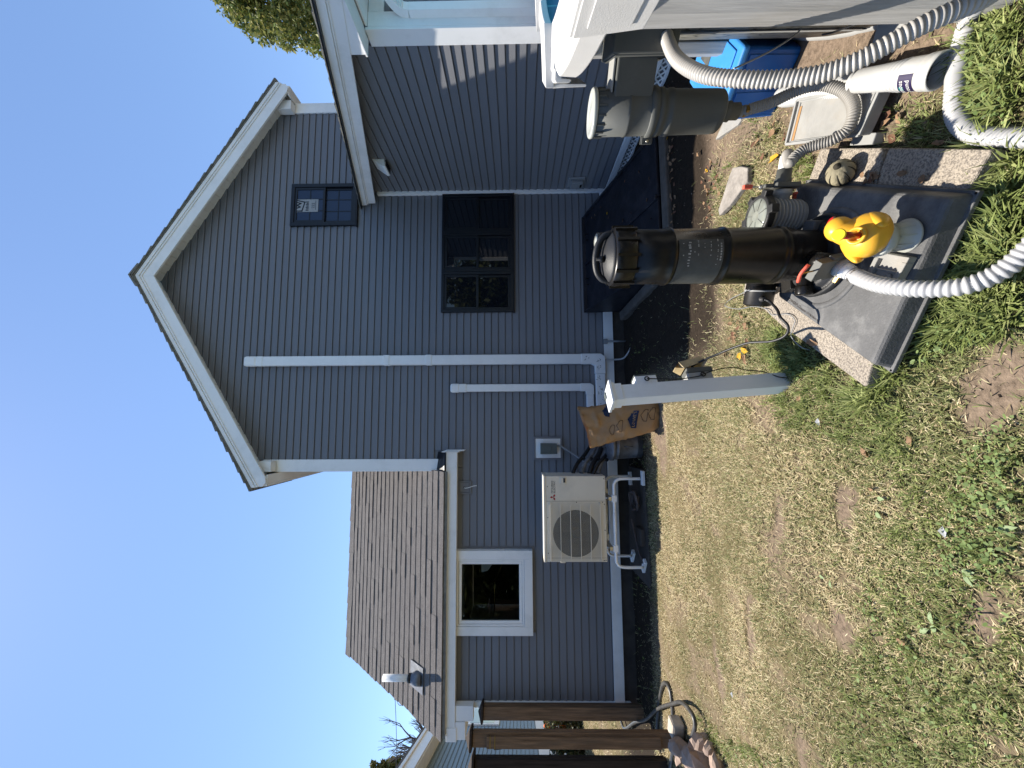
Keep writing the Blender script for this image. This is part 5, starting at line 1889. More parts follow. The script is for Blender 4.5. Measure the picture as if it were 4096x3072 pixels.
# suction slide valve with red pull handle
vo = io + vd * .125
b = MB()
b.obox(vo, vd * .010, V((-vd.y, vd.x, 0)) * .050, (0, 0, .052))
b.obox(vo + V((0, 0, .062)), vd * .008, V((-vd.y, vd.x, 0)) * .026, (0, 0, .028))
b.obox(vo + V((0, 0, -.045)), vd * .012, V((-vd.y, vd.x, 0)) * .030, (0, 0, .02))
vlv = part(b, 'slide_valve', 'greyp', set_, .004)
b = MB().lathe([(.034, 0), (.034, .03), (.030, .032), (.030, .07)], vo, vd, 20)
part(b, 'valve_socket', 'greyp', vlv)
b = MB().tube([vo + V((0, 0, .088)), vo + V((0, 0, .14))], .0035, 6)
b.lathe([(.009, .086), (.009, .098)], vo, (0, 0, 1), 10)
part(b, 'valve_stem', 'steel', vlv)
va = V((-vd.y, vd.x, 0))
part(MB().obox(vo + V((0, 0, .155)), vd * .009, va * .010, (0, 0, .020)), 'pull_handle', 'tee', vlv, .004)
b = MB().lathe([(.024, .055), (.0265, .06), (.0262, .085), (.0268, .087), (.0262, .12), (.025, .125)], vo, vd, 18)
part(b, 'tape_wrap', 'tape', vlv)
# drain plug, wet end and motor
b = MB().lathe([(.009, 0), (.009, .02), (.012, .02), (.012, .03)], PX + V((.07, -.02, .03)), (.9, -.4, .1), 6)
part(b, 'drain_plug', 'tee', pump)
md = (V((.575, 1.86, 0)) - V((.80, 1.765, 0))).normalized()
mo = V((.82, 1.755, .285))
b = MB().lathe([(.075, -.09), (.085, -.07), (.088, 0), (.07, .02)], mo, md, 28)
b.obox(mo + V((0, 0, -.06)), md * .05, V((-md.y, md.x, 0)) * .05, (0, 0, .04))
part(b, 'pump_volute', 'blackm', pump, .004)
b = MB().lathe([(.060, .02), (.064, .03), (.064, .19), (.0665, .192), (.0665, .198), (.065, .20), (.065, .262), (.055, .272), (.0, .275)], mo, md, 36, cap1=False)
mot = part(b, 'motor', 'blackp', set_)
b = MB().lathe([(.0672, .193), (.0682, .195), (.0682, .198), (.0672, .200)], mo, md, 36, cap0=False, cap1=False)
part(b, 'motor_band', 'potg', mot)
b = MB().obox(mo + md * .12 + V((0, 0, -.075)), md * .06, V((-md.y, md.x, 0)) * .055, (0, 0, .02))
part(b, 'motor_foot', 'blackm', mot, .004)
mp_ = V((-md.y, md.x, 0))
if mp_.dot(V((0, -1, 0))) < 0: mp_ = -mp_
jb = mo + md * .235 + mp_ * .05 + V((0, 0, .02))
part(MB().lathe([(.014, 0), (.014, .014), (.011, .016), (.011, .03)], jb, mp_, 12), 'cord_grip', 'blackm', mot)
bx = V((.505, 1.655, PZ))
dl = V((-.93, .2, .0)).normalized()
b = MB().lathe([(.030, -.06), (.030, .04), (.034, .042), (.034, .075), (.028, .08)], DP(3222, 1105, 1.62), dl, 20)
b.obox(DP(3180, 1125, 1.75), (.045, 0, 0), (0, .03, 0), (0, 0, .045))
part(b, 'tank_drain', 'blackp', tank, .004)
b = MB().obox(V((.80, 1.545, PZ + .035)), (.034, -.02, 0), (.016, .028, 0), (0, 0, .036))
part(b, 'pump_mount', 'pad', base_, .008)
# return slide valve at the front of the tank
tv = V((-.52, -.85, 0)).normalized()
rv_ = V((-tv.y, tv.x, 0))
vo = DP(3345, 1062, 1.44)
hout = (DP(3450, 1118, 1.37) - vo).normalized()
b = MB().tube([FX + V((0, 0, .10)) + tv * .08, vo - hout * .02], .034, 18)
part(b, 'outlet_pipe', 'blackp', tank)
upv = (V((0, 0, 1)) - hout * hout.z).normalized()
sdv = hout.cross(upv)
b = MB()
b.obox(vo, hout * .012, sdv * .047, upv * .056)
for i in (-1, 1):
    for j in (-1, 1):
        b.lathe([(.005, 0), (.005, .004)], vo + hout * .011 + sdv * .033 * i + upv * .042 * j, hout, 8)
b.obox(vo + upv * .078, hout * .015, sdv * .038, upv * .036)
vlv = part(b, 'slide_valve', 'greyp', set_, .004)
b = MB().lathe([(.034, .008), (.034, .03), (.030, .032)], vo, hout, 20)
part(b, 'valve_socket', 'potg', vlv)
part(MB().lathe([(.029, .03), (.029, .048), (.027, .048), (.027, .060)], vo, hout, 8), 'hex_adapter', 'pvcw', vlv)
b = MB().tube([vo + upv * .11, vo + upv * .168], .003, 6)
b.lathe([(.009, .102), (.009, .112)], vo, upv, 10)
b.obox(vo + hout * .03 + sdv * .040 + upv * .0, hout * .006, sdv * .014, upv * .006)
part(b, 'valve_stem', 'gold', vlv)
b = MB()
ha = [vo + upv * (.168 + .007 * math.cos(k)) + sdv * (k * .0150) for k in (-2.4, -1.6, -.8, 0, .8, 1.6, 2.4)]
b.tube(ha, .0065, 8)
part(b, 'pull_handle', 'tee', vlv)

Dd = [vo + hout * .05, vo + hout * .075, DP(3450, 1116, 1.345), DP(3510, 1137, 1.285), DP(3590, 1150, 1.22), DP(3680, 1156, 1.165), DP(3770, 1155, 1.12), DP(3850, 1146, 1.085), DP(3930, 1122, 1.055), DP(4010, 1082, 1.025), DP(4090, 1020, .995), DP(4180, 930, .96)]
hD = T('pool_hose', Dd[6], 'white corrugated hose leaving the red handled valve and curving down across the weeds', 'pool hose')
corrug(Dd, .0270, .0165, .0054, 'hose', 'hosew', None, cuffs=((0, .07, .0245),), parent=hD, n=18)
b = MB().lathe([(.026, -.006), (.0272, 0), (.026, .006)], Dd[1], hout, 20, cap0=False, cap1=False)
part(b, 'hose_clamp', 'steel', hD)

# power cord of the motor
b = MB().tube(smooth_path([jb + mp_ * .03, jb + mp_ * .05 + V((-.01, 0, -.01)), DP(3108, 1238, 1.72), DP(3122, 1270, 1.68), DP(3150, 1300, 1.66), DP(3152, 1328, 1.67), DP(3130, 1350, 1.70), DP(3085, 1365, 1.75), DP(3040, 1368, 1.80), DP(2990, 1372, 1.86), DP(2930, 1392, 1.94), DP(2870, 1417, 2.02), DP(2815, 1440, 2.08), ppt(.455, .0, .11), ppt(.46, 0, .09)], 8), .0062, 8)
b.build('power_cord', M['rubber'], label='black power cord running from the pump motor to the white post outlet', cat='power cord')
b = MB().tube(smooth_path([DP(2998, 1152, 1.84), DP(2975, 1170, 1.88), GP(2925, 1195, .06), GP(2900, 1222, .06), GP(2950, 1236, .06), GP(3010, 1226, .08), GP(3065, 1236, .125), GP(3090, 1260, .125), GP(3150, 1256, .125), GP(3180, 1280, .125), GP(3172, 1310, .125), GP(3165, 1345, .12), GP(3200, 1385, .11), GP(3240, 1400, .07)], 8), .0022, 6)
b.build('ground_wire', M['cond'], label='thin bare wire trailing over the paver beside the black base', cat='wire')

# ------------------------------------------------------------------ duck shaped chlorine floater standing on the base
DB = GP(3634, 942, PZ + .001)
dk = T('duck_floater', DB, 'yellow rubber duck chlorine floater standing on a cloudy white canister', 'duck floater')
ax = V((-.10, .10, 1)).normalized()
b = MB().lathe([(.052, 0), (.054, .003), (.054, .010), (.047, .013), (.045, .045), (.043, .065), (.050, .068), (.054, .08), (.055, .095), (.053, .102)], DB, ax, 40)
part(b, 'canister', 'float', dk)
b = MB()
for k in range(10):
    a_ = k * PI / 5
    p = DB + V((math.cos(a_), math.sin(a_), 0)) * .046
    b.obox(p + ax * .04, V((math.cos(a_), math.sin(a_), 0)) * .0015, V((-math.sin(a_), math.cos(a_), 0)) * .0012, ax * .025)
part(b, 'canister_rib', 'float', dk)
fwd = V((.80, .60, 0)).normalized()       # the duck looks away to the right
rgt = V((-fwd.y, fwd.x, 0))
bc = DB + ax * .130 + V((.020, .0, 0))
bm = bmesh.new()
bmesh.ops.create_uvsphere(bm, u_segments=40, v_segments=28, radius=1)
vs = []
for v in bm.verts:
    x, y, z_ = v.co
    sx = .078 if x < 0 else .070
    px_, py_, pz_ = x * sx, y * .074, z_ * .062
    if x < -.2:
        pz_ += .010 * ((-x - .2) / .8) ** 2
        py_ *= 1 - .15 * ((-x - .2) / .8) ** 2
    if z_ < -.5: pz_ = max(pz_, -.050)
    wing = max(0, abs(y) - .75) * max(0, 1 - abs(x + .15) / .6)
    py_ *= 1 + .25 * wing
    vs.append(bc + fwd * px_ + rgt * py_ + V((0, 0, 1)) * pz_)
fs = [tuple(q.index for q in f.verts) for f in bm.faces]
b = MB().add(vs, fs, True)
part(b, 'duck_body', 'yellow', dk)
hc = bc + fwd * .050 + V((0, 0, .060))
vs = [hc + fwd * v.co.x * .043 + rgt * v.co.y * .040 + V((0, 0, 1)) * v.co.z * .040 for v in bm.verts]
b = MB().add(vs, fs, True)
b.tube([bc + fwd * .025 + V((0, 0, .03)), bc + fwd * .028 + V((0, 0, .06)), hc - V((0, 0, .02))], [.05, .036, .036], 20, caps=False)
part(b, 'duck_head', 'yellow', dk)
for s_ in (-1, 1):
    vs = [bc - fwd * .015 + rgt * s_ * .062 + V((0, 0, .006)) + fwd * v.co.x * .046 + rgt * v.co.y * .016 + V((0, 0, 1)) * (v.co.z * .026 + (.016 * v.co.x ** 2 if v.co.x < 0 else 0)) for v in bm.verts]
    part(MB().add(vs, fs, True), 'duck_wing', 'yellow', dk)
    vs = [hc + fwd * .030 + rgt * s_ * .027 + V((0, 0, .012)) + v.co * .006 for v in bm.verts]
    part(MB().add(vs, fs, True), 'duck_eye', 'ink', dk)
vs = [hc + fwd * (.044 + v.co.x * .020) + rgt * v.co.y * .024 + V((0, 0, -.004 + v.co.z * .009 + .004 * v.co.x)) for v in bm.verts]
part(MB().add(vs, fs, True), 'duck_beak', 'red', dk)
bm.free()
ts = DP(3424, 943, (bc - CAM).dot(FW) - .035)
te = DP(3356, 941, (bc - CAM).dot(FW) - .075)
td = (te - ts).normalized()
b = MB().tube([ts - td * .02, te], .0115, 14)
for k in range(3):
    a_ = k * 2.1
    b.obox(ts.lerp(te, .55) + V((math.cos(a_) * .0, 0, 0)), td * .022, td.orthogonal().normalized() * .0125, td.cross(td.orthogonal().normalized()) * .002)
part(b, 'indicator_stem', 'red', dk)
part(MB().lathe([(.017, 0), (.019, .003), (.019, .007), (.016, .009)], te, (td + V((0, -.6, .3))).normalized(), 24), 'indicator_cap', 'yellow2', dk)
part(MB().lathe([(.027, -.006), (.029, 0), (.026, .006), (.020, .004), (.015, -.004)], ts, td, 28, cap0=False, cap1=False), 'collar', 'yellow', dk)

# moulded grey bracket under the white hose
bk = T('plastic_bracket', GP(3560, 1090, .2), 'grey moulded plastic bracket lying under the white hose on the front edge of the base', 'bracket')
k4 = [GP(3470, 1092, .215), GP(3512, 1008, .215), GP(3642, 1030, .215), GP(3600, 1170, .215)]
k4 = [k4[0], k4[1], k4[2], k4[1].lerp(k4[2], 0) + (k4[0] - k4[1]) * 1.4 + (k4[2] - k4[1])]
k4[0] = k4[1] + (k4[0] - k4[1]) * 1.5
k4[3] = k4[0] + (k4[2] - k4[1])
u_, w_ = (k4[2] - k4[1]), (k4[0] - k4[1])
b = MB()
o = k4[1] - V((0, 0, .024))
def cell(a0, a1, c0, c1, h0, h1):
    q = [o + u_ * a + w_ * c + V((0, 0, h)) for h in (h0, h1) for (a, c) in ((a0, c0), (a1, c0), (a1, c1), (a0, c1))]
    b.add(q, [(0, 1, 2, 3), (7, 6, 5, 4), (0, 4, 5, 1), (1, 5, 6, 2), (2, 6, 7, 3), (3, 7, 4, 0)])
cell(0, 1, 0, .16, 0, .028); cell(0, 1, .84, 1, 0, .028); cell(0, .14, .16, .84, 0, .028); cell(.86, 1, .16, .84, 0, .028)
cell(.14, .86, .16, .84, 0, .012); cell(.14, .86, .46, .5, .012, .022)
part(b, 'frame', 'tray', bk, .003)
part(MB().lathe([(.011, .010), (.011, .018), (.008, .02)], o + u_ * .62 + w_ * .66, (0, 0, 1), 14), 'knob', 'tray', bk)
b = MB()
for k in range(6):
    c = o + u_ * (.1 + .16 * k) + w_ * 1.03
    b.lathe([(.010, 0), (.010, .006)], c, (0, 0, 1), 10)
part(b, 'lug', 'tray', bk)

# ------------------------------------------------------------------ pavers under the base, gourd, flagstone
def paver(pts, zt, label, th=.055):
    b = MB().prism([V((p[0], p[1], zt - th)) for p in pts], (0, 0, th))
    b.build('paver', M['aggr'], bevel=.006, label=label, cat='paver', group='aggregate pavers under the pump base')


def gxy(*px):
    return [tuple(GP(x, y, .12))[:2] for x, y in px]


paver(gxy((3280, 593), (3229, 729), (3214, 790), (3480, 820), (3522, 640), (3524, 592)), .118, 'speckled paver under the dried gourd to the right of the base')
paver(gxy((3552, 592), (3515, 690), (3490, 800), (3790, 850), (3862, 770), (3965, 598)), .118, 'speckled paver crossed by the filter shadow at the right front of the base')
paver(gxy((3050, 1235), (3068, 1195), (3140, 1150), (3290, 1220), (3260, 1400), (3130, 1310)), .116, 'speckled paver at the back left of the base below the cord')
paver(gxy((3250, 1395), (3290, 1230), (3560, 1330), (3484, 1462), (3460, 1552)), .116, 'speckled paver under the left front corner of the base')
paver(gxy((2976, 1120), (2966, 1180), (2978, 1215), (3060, 1200), (3110, 1130), (3050, 1090)), .112, 'speckled paver behind the motor end')
gq = GP(3408, 690, .118)
gd_ = T('dried_gourd', gq, 'round dried greenish brown gourd with dark grooves sitting on a paver', 'gourd')
bm = bmesh.new()
bmesh.ops.create_uvsphere(bm, u_segments=48, v_segments=24, radius=1)
axg = V((.05, -.62, .75)).normalized()
ag = axg.orthogonal().normalized()
bgv = axg.cross(ag)
vs = []
for v in bm.verts:
    x, y, z_ = v.co
    an = math.atan2(y, x)
    k = 1 - .045 * (.5 + .5 * math.cos(an * 9)) ** 6 - .12 * max(0, abs(z_) - .9) * 10 * .3
    vs.append(gq + V((0, 0, .047)) + (ag * x + bgv * y) * .048 * k + axg * z_ * .056)
fs = [tuple(q.index for q in f.verts) for f in bm.faces]
part(MB().add(vs, fs, True), 'shell', 'gourd', gd_)
b = MB()
for j in range(9):
    an = (j / 9) * 2 * PI
    pts = []
    for q in range(9):
        th = .55 + 2.0 * q / 8
        pts.append(gq + V((0, 0, .047)) + (ag * math.cos(an) + bgv * math.sin(an)) * math.sin(th) * .0462 + axg * math.cos(th) * .0545)
    b.tube(pts, [.0005, .002, .003, .0035, .004, .0035, .003, .002, .0005], 5)
part(b, 'groove', 'gcrack', gd_)
b = MB().lathe([(.013, .0), (.013, .004), (.006, .003), (.004, .007), (.0, .007)], gq + V((0, 0, .047)) + axg * .054, axg, 16, cap1=False)
part(b, 'stem_scar', 'gcrack', gd_)
bm.free()
b = MB().prism([GP(2300 + .482 * a, 550 + .482 * c, .045) for a, c in ((1480, 250), (1420, 238), (1350, 250), (1318, 330), (1270, 480), (1228, 605), (1238, 648), (1330, 560), (1420, 440), (1478, 365))], (0, 0, .035))
b.build('flagstone', M['stone'], bevel=.006, label='pale wedge shaped flagstone lying in the grass behind the pump', cat='flagstone')

# ------------------------------------------------------------------ grey panel on the ground
q4 = [GP(3150, 577, .125), GP(3194, 401, .125), GP(3540, 330, .125), GP(3445, 540, .125)]
tp = T('flat_box', GP(3330, 470, .06), 'weathered grey flat panel box lying on the soil under the ribbed hose', 'panel')
nb4 = [p + V((0, 0, -.04)) for p in q4]
part(MB().add(nb4 + q4, [(3, 2, 1, 0), (4, 5, 6, 7), (0, 1, 5, 4), (1, 2, 6, 5), (2, 3, 7, 6), (3, 0, 4, 7)] if (q4[1] - q4[0]).cross(q4[2] - q4[1]).z > 0 else [(0, 1, 2, 3), (7, 6, 5, 4), (4, 5, 1, 0), (5, 6, 2, 1), (6, 7, 3, 2), (7, 4, 0, 3)]), 'panel', 'tray', tp, .004)
b = MB()
c4 = sum(q4, V()) / 4
for i in range(4):
    a, c = q4[i], q4[(i + 1) % 4]
    d = (c - a).normalized()
    b.obox((a + c) / 2 + V((0, 0, .006)), d * ((c - a).length / 2), V((-d.y, d.x, 0)) * .006, (0, 0, .0065))
    b.obox(((a + c) / 2).lerp(c4, .10) + V((0, 0, .002)), d * ((c - a).length / 2 * .88), V((-d.y, d.x, 0)) * .004, (0, 0, .003))
part(b, 'raised_edge', 'trayside', tp, .002)
d = (q4[0] - q4[1]).normalized()
part(MB().obox(q4[1].lerp(q4[0], .55).lerp(c4, .14) + V((0, 0, .0012)), d * .07, V((-d.y, d.x, 0)) * .010, (0, 0, .0012)), 'sticker', 'kraft', tp)
b = MB()
b.prism([GP(3396, 583, .09), GP(3420, 532, .09), GP(3505, 530, .09), GP(3488, 578, .09)], (0, 0, -.05))
b.build('grey_block', M['trayside'], bevel=.004, label='grey wedge block propping the near corner of the grey panel', cat='block')
b = MB()
b.prism([GP(2860, 560, .06), GP(2900, 470, .06), GP(2955, 452, .06), GP(2965, 478, .06), GP(2950, 500, .06)], (0, 0, -.04))
b.build('paving_slab', M['tray'], bevel=.005, label='pale grey slab poking out from under the blue bin', cat='slab')

# ------------------------------------------------------------------ blue bin behind the hose
BL = [GP(2866, 495, .36), GP(2975, 185, .36), GP(2805, 150, .36), GP(2757, 330, .36)]
BL[2] = BL[1] + (BL[3] - BL[0]) * 1.0
bb_ = [GP(3120, 462, .03), GP(3232, 170, .03)]
bn = T('recycling_bin', (bb_[0] + (BL[2] - BL[0]) / 2), 'blue plastic storage bin with a light blue lid beside the pool wall', 'bin')
cB = sum(BL, V()) / 4
low = [V((p.x, p.y, .035)) + (V((cB.x, cB.y, .035)) - V((p.x, p.y, .035))) * .10 for p in BL]
top_ = [p - V((0, 0, .03)) + (cB - p) * .03 for p in BL]
fsb = [(3, 2, 1, 0), (4, 5, 6, 7), (0, 1, 5, 4), (1, 2, 6, 5), (2, 3, 7, 6), (3, 0, 4, 7)]
cw = (BL[1] - BL[0]).cross(BL[2] - BL[1]).z > 0
part(MB().add(low + top_, fsb if cw else [f[::-1] for f in fsb]), 'bin_body', 'blue', bn, .02, seg=3)
b = MB()
for (s0, s1) in ((.06, .44), (.56, .94)):
    a = [low[0].lerp(low[1], s0), low[0].lerp(low[1], s1), top_[0].lerp(top_[1], s1), top_[0].lerp(top_[1], s0)]
    nrm = (a[1] - a[0]).cross(a[3] - a[0]).normalized()
    if nrm.dot(CAM - a[0]) < 0: nrm = -nrm
    a2 = [p.lerp(sum(a, V()) / 4, .14) for p in a]
    b.prism([p + nrm * .001 for p in a2], nrm * .006)
part(b, 'moulded_panel', 'blue', bn, .003)
lid0 = [p + (p - cB) * .03 - V((0, 0, .035)) for p in BL]
lid1 = [p + (p - cB) * .02 for p in BL]
part(MB().add(lid0 + lid1, fsb if cw else [f[::-1] for f in fsb]), 'bin_lid', 'bluel', bn, .012, seg=3)
b = MB()
inn = [p.lerp(cB, .18) + V((0, 0, .0005)) for p in BL]
b.prism(inn, (0, 0, .008))
part(b, 'lid_panel', 'bluel', bn, .006)
b = MB()
l2 = [BL[3].lerp(BL[2], .45).lerp(BL[0].lerp(BL[1], .45), t_) for t_ in (.18, .42)]
l3 = [BL[3].lerp(BL[2], .8).lerp(BL[0].lerp(BL[1], .8), t_) for t_ in (.18, .42)]
b.prism([l2[0] + V((0, 0, .009)), l2[1] + V((0, 0, .009)), l3[1] + V((0, 0, .009)), l3[0] + V((0, 0, .009))], (0, 0, .0015))
part(b, 'lid_label', 'label', bn)

# ------------------------------------------------------------------ white ribbed sleeve and the bucket on its side
w0, w1 = GP(3120, 385, .095), GP(3560, 318, .095)
ws = T('ribbed_sleeve', (w0.x, w0.y, .05), 'long white ribbed plastic sleeve lying on the soil beside the blue bin', 'plastic sleeve')
axb = (w1 - w0).normalized()
prof = []
n_ = int((w1 - w0).length / .0135)
for k in range(n_):
    h = k * .0135
    rb_ = .050 + .003 * math.sin(k * .2) - (.012 * (1 - k / 5) ** 2 if k < 5 else 0)
    prof += [(rb_ - .0055, h), (rb_, h + .005), (rb_, h + .008), (rb_ - .0055, h + .0125)]
part(MB().lathe(prof, w0 - V((0, 0, .0)), axb, 32, cap1=True), 'sleeve', 'bucket', ws)
axb = V((-.60, -.74, -.22)).normalized()
so_ = GP(3768, 282, .108) - axb * .30
bq_ = T('white_bucket', (so_.x, so_.y, .05), 'white ribbed bucket lying on its side with a purple label and dirty open mouth', 'bucket')
SB = .55
prof = [(.062, 0)]
for k in range(14):
    h = .003 + k * .0138
    rb_ = .046 + .0031 * k
    prof += [(rb_ - .009, h), (rb_ + .003, h + .0055), (rb_ + .003, h + .008), (rb_ - .009, h + .0125)]
prof += [(.087, .200), (.089, .202), (.089, .255), (.095, .257), (.096, .262), (.096, .274), (.094, .278), (.098, .281), (.098, .296), (.094, .299), (.089, .297), (.086, .24), (.07, .02), (.0, .018)]
prof = [(r_q * SB, h) for r_q, h in prof]
part(MB().lathe(prof, so_, axb, 40, cap1=False), 'bucket_body', 'bucket', bq_)
part(MB().lathe([(.0855 * SB, .232), (.07 * SB, .226), (0, .22)], so_, axb, 30, cap0=False, cap1=False), 'dirt_inside', 'leafd', bq_)
up2 = V((0, 0, 1)) - axb * axb.z
up2.normalize()
sd2 = axb.cross(up2)
if sd2.dot(V((-1, 0, 0))) < 0: sd2 = -sd2


def bkt(a_, h, r0=.0898):
    return so_ + axb * h + (up2 * math.cos(a_) + sd2 * math.sin(a_)) * r0 * SB


vs = [bkt(.05 + 1.45 * i / 12, h, .0905) for i in range(13) for h in (.206, .252)]
part(MB().add(vs, [(2 * i, 2 * i + 2, 2 * i + 3, 2 * i + 1) for i in range(12)], True), 'label', 'purple', bq_)
vs = [bkt(.80 + .35 * i / 4, h, .0912) for i in range(5) for h in (.21, .224)]
part(MB().add(vs, [(2 * i, 2 * i + 2, 2 * i + 3, 2 * i + 1) for i in range(4)], True), 'label_patch', 'tealink', bq_)
for (tx, hh) in (('famous', .217), ('ground', .238)):
    vs, fs = text_geo(tx, .021)
    part(MB().add([bkt(.95 - v.x / .054, hh - v.y, .0922) for v in vs], fs), 'lettering', 'letter', bq_)
b = MB()
for k in range(8):
    b.tube([so_ + axb * .24 + up2 * R.uniform(-.03, .03) + sd2 * R.uniform(-.03, .03), so_ + axb * .25 + up2 * R.uniform(-.03, .03) + sd2 * R.uniform(-.03, .03)], .002, 4)
part(b, 'debris', 'bark', bq_)
# thin wires by the pool
b = MB().tube(smooth_path([DP(3650, 20, 1.2), DP(3560, 45, 1.22), DP(3480, 80, 1.25), DP(3400, 105, 1.3), DP(3330, 130, 1.4), DP(3290, 138, 1.5)], 6), .0035, 6)
b.build('thin_cable', M['iron'], label='thin black cable looping against the pool wall above the bucket', cat='cable')
b = MB().tube(smooth_path([DP(3225, 88, 1.5), DP(3180, 140, 1.5), DP(3080, 205, 1.47), DP(2990, 250, 1.45), DP(2935, 275, 1.43)], 6), .0032, 6)
b.build('thin_cable', M['cond'], label='thin cable hanging from the pool wall across the blue bin', cat='cable')
b = MB().tube(smooth_path([DP(2532, 185, 1.60), DP(2552, 175, 1.58), DP(2565, 190, 1.57), DP(2568, 260, 1.57), DP(2568, 352, 1.57)], 6), .0032, 6)
b.build('thin_wire', M['pvcw'], label='thin white wire bowing between the skimmer box and its canister', cat='wire')


# ------------------------------------------------------------------ grass
def blades(name, rs, pts, ln, wd, lean, az, cols, kind='stuff', curl=.5):
    """pts (n,3); one bent blade each: 5 vertices, 3 triangles"""
    n = len(pts)
    d = np.stack([np.cos(az), np.sin(az), 0 * az], 1)
    s = np.stack([-np.sin(az), np.cos(az), 0 * az], 1)
    l2 = np.clip(lean + curl * rs.uniform(.2, 1, n), 0, 1.75)
    m1 = pts + (d * np.sin(lean)[:, None] + np.array([0, 0, 1]) * np.cos(lean)[:, None]) * (ln * .5)[:, None]
    tp = m1 + (d * np.sin(l2)[:, None] + np.array([0, 0, 1]) * np.cos(l2)[:, None]) * (ln * .5)[:, None]
    tp[:, 2] = np.maximum(tp[:, 2], pts[:, 2] + .004)
    w = (wd * .5)[:, None]
    vs = np.stack([pts - s * w * .8, pts + s * w * .8, m1 + s * w, m1 - s * w, tp], 1).reshape(-1, 3)
    i = np.arange(n)[:, None] * 5
    f = np.concatenate([i + np.array([0, 1, 2]), i + np.array([0, 2, 3]), i + np.array([3, 2, 4])], 1).reshape(-1, 3)
    ob = mesh_np(name, vs, f, np.repeat(cols, 5, 0), M['blade'])
    return tag(ob, kind=kind)


rs = np.random.RandomState(3)


def scatter(n, x0, x1, y0, y1):
    return rs.uniform(x0, x1, n), rs.uniform(y0, y1, n)


PADP = [(p.x, p.y) for p in out]
KEEP = [PADP, gxy((3280, 593), (3229, 729), (3214, 790), (3790, 850), (3862, 770), (3965, 598)), gxy((3050, 1235), (3068, 1195), (3140, 1150), (3560, 1330), (3484, 1462), (3460, 1552)),
        [(p.x, p.y) for p in q4], [tuple(GP(2300 + .482 * a, 550 + .482 * c, .07))[:2] for a, c in ((1480, 250), (1350, 250), (1230, 605), (1240, 648), (1478, 365))],
        [(1.42, 5.4), (1.42, 3.5), (3.4, 3.5), (3.4, 5.4)], [(-1.95, 5.2), (-1.95, 4.52), (-.6, 4.62), (-.6, 5.2)], [(p.x, p.y) for p in low]]


def inside(x, y, poly):
    c = np.zeros(len(x), bool)
    n = len(poly)
    for i in range(n):
        (x1, y1), (x2, y2) = poly[i], poly[(i + 1) % n]
        hit_ = ((y1 > y) != (y2 > y)) & (x < (x2 - x1) * (y - y1) / (y2 - y1 + 1e-12) + x1)
        c ^= hit_
    return c


def free(x, y):
    k = np.ones(len(x), bool)
    for p in KEEP:
        k &= ~inside(x, y, p)
    k &= (np.hypot(x - PC.x, y - PC.y) > PR + .06)
    k &= ~((np.abs(x - PB.x) < .05) & (np.abs(y - PB.y) < .05))
    return k & (y < 5.36) | (x < -3.85) & (y >= 5.36)


G1 = np.array([[.23, .25, .095], [.18, .205, .075], [.29, .30, .13], [.135, .16, .06], [.34, .34, .16]])
D1 = np.array([[.58, .47, .28], [.50, .40, .23], [.64, .55, .35], [.42, .34, .20], [.52, .46, .27]])
P_, LN, WD, LE, AZ, CO = [], [], [], [], [], []
for (n, x0, x1, y0, y1, l0, l1, w0_, w1_) in ((64000, -1.6, 1.7, .72, 1.7, .018, .045, .0018, .0040), (80000, -2.9, 2.0, 1.7, 3.0, .02, .05, .002, .0038), (80000, -4.2, 2.6, 3.0, 4.6, .022, .05, .0028, .0048), (7000, -3.7, 3.4, 4.6, 5.36, .03, .07, .003, .005), (16000, -9.5, -3.6, 4.2, 10.5, .04, .08, .006, .010)):
    x, y = scatter(n, x0, x1, y0, y1)
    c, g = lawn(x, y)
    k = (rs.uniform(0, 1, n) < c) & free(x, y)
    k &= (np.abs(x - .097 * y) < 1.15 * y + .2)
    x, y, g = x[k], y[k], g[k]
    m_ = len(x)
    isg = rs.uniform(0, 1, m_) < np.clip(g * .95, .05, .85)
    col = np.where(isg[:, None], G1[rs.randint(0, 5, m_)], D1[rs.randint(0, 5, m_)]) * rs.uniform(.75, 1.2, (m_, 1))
    P_.append(np.stack([x, y, gznp(x, y) - .002], 1))
    L_ = rs.uniform(l0, l1, m_) * np.where(isg, 1.15, .95)
    LN.append(L_); WD.append(rs.uniform(w0_, w1_, m_)); LE.append(np.where(isg, rs.uniform(.3, 1.2, m_), rs.uniform(.7, 1.5, m_)))
    AZ.append(rs.uniform(0, 2 * PI, m_)); CO.append(col)
blades('lawn_grass', rs, np.concatenate(P_), np.concatenate(LN), np.concatenate(WD), np.concatenate(LE), np.concatenate(AZ), np.concatenate(CO))

# longer green grass in tufts round the pavers, post and hose
P_, LN, WD, LE, AZ, CO = [], [], [], [], [], []
tufts = []


def tuft_area(poly, n):
    xs, ys = [p[0] for p in poly], [p[1] for p in poly]
    x, y = scatter(n * 4, min(xs), max(xs), min(ys), max(ys))
    k = inside(x, y, poly) & free(x, y)
    return list(zip(x[k][:n], y[k][:n]))


def gpx(*px):
    return [tuple(GP(x, y, .05))[:2] for x, y in px]


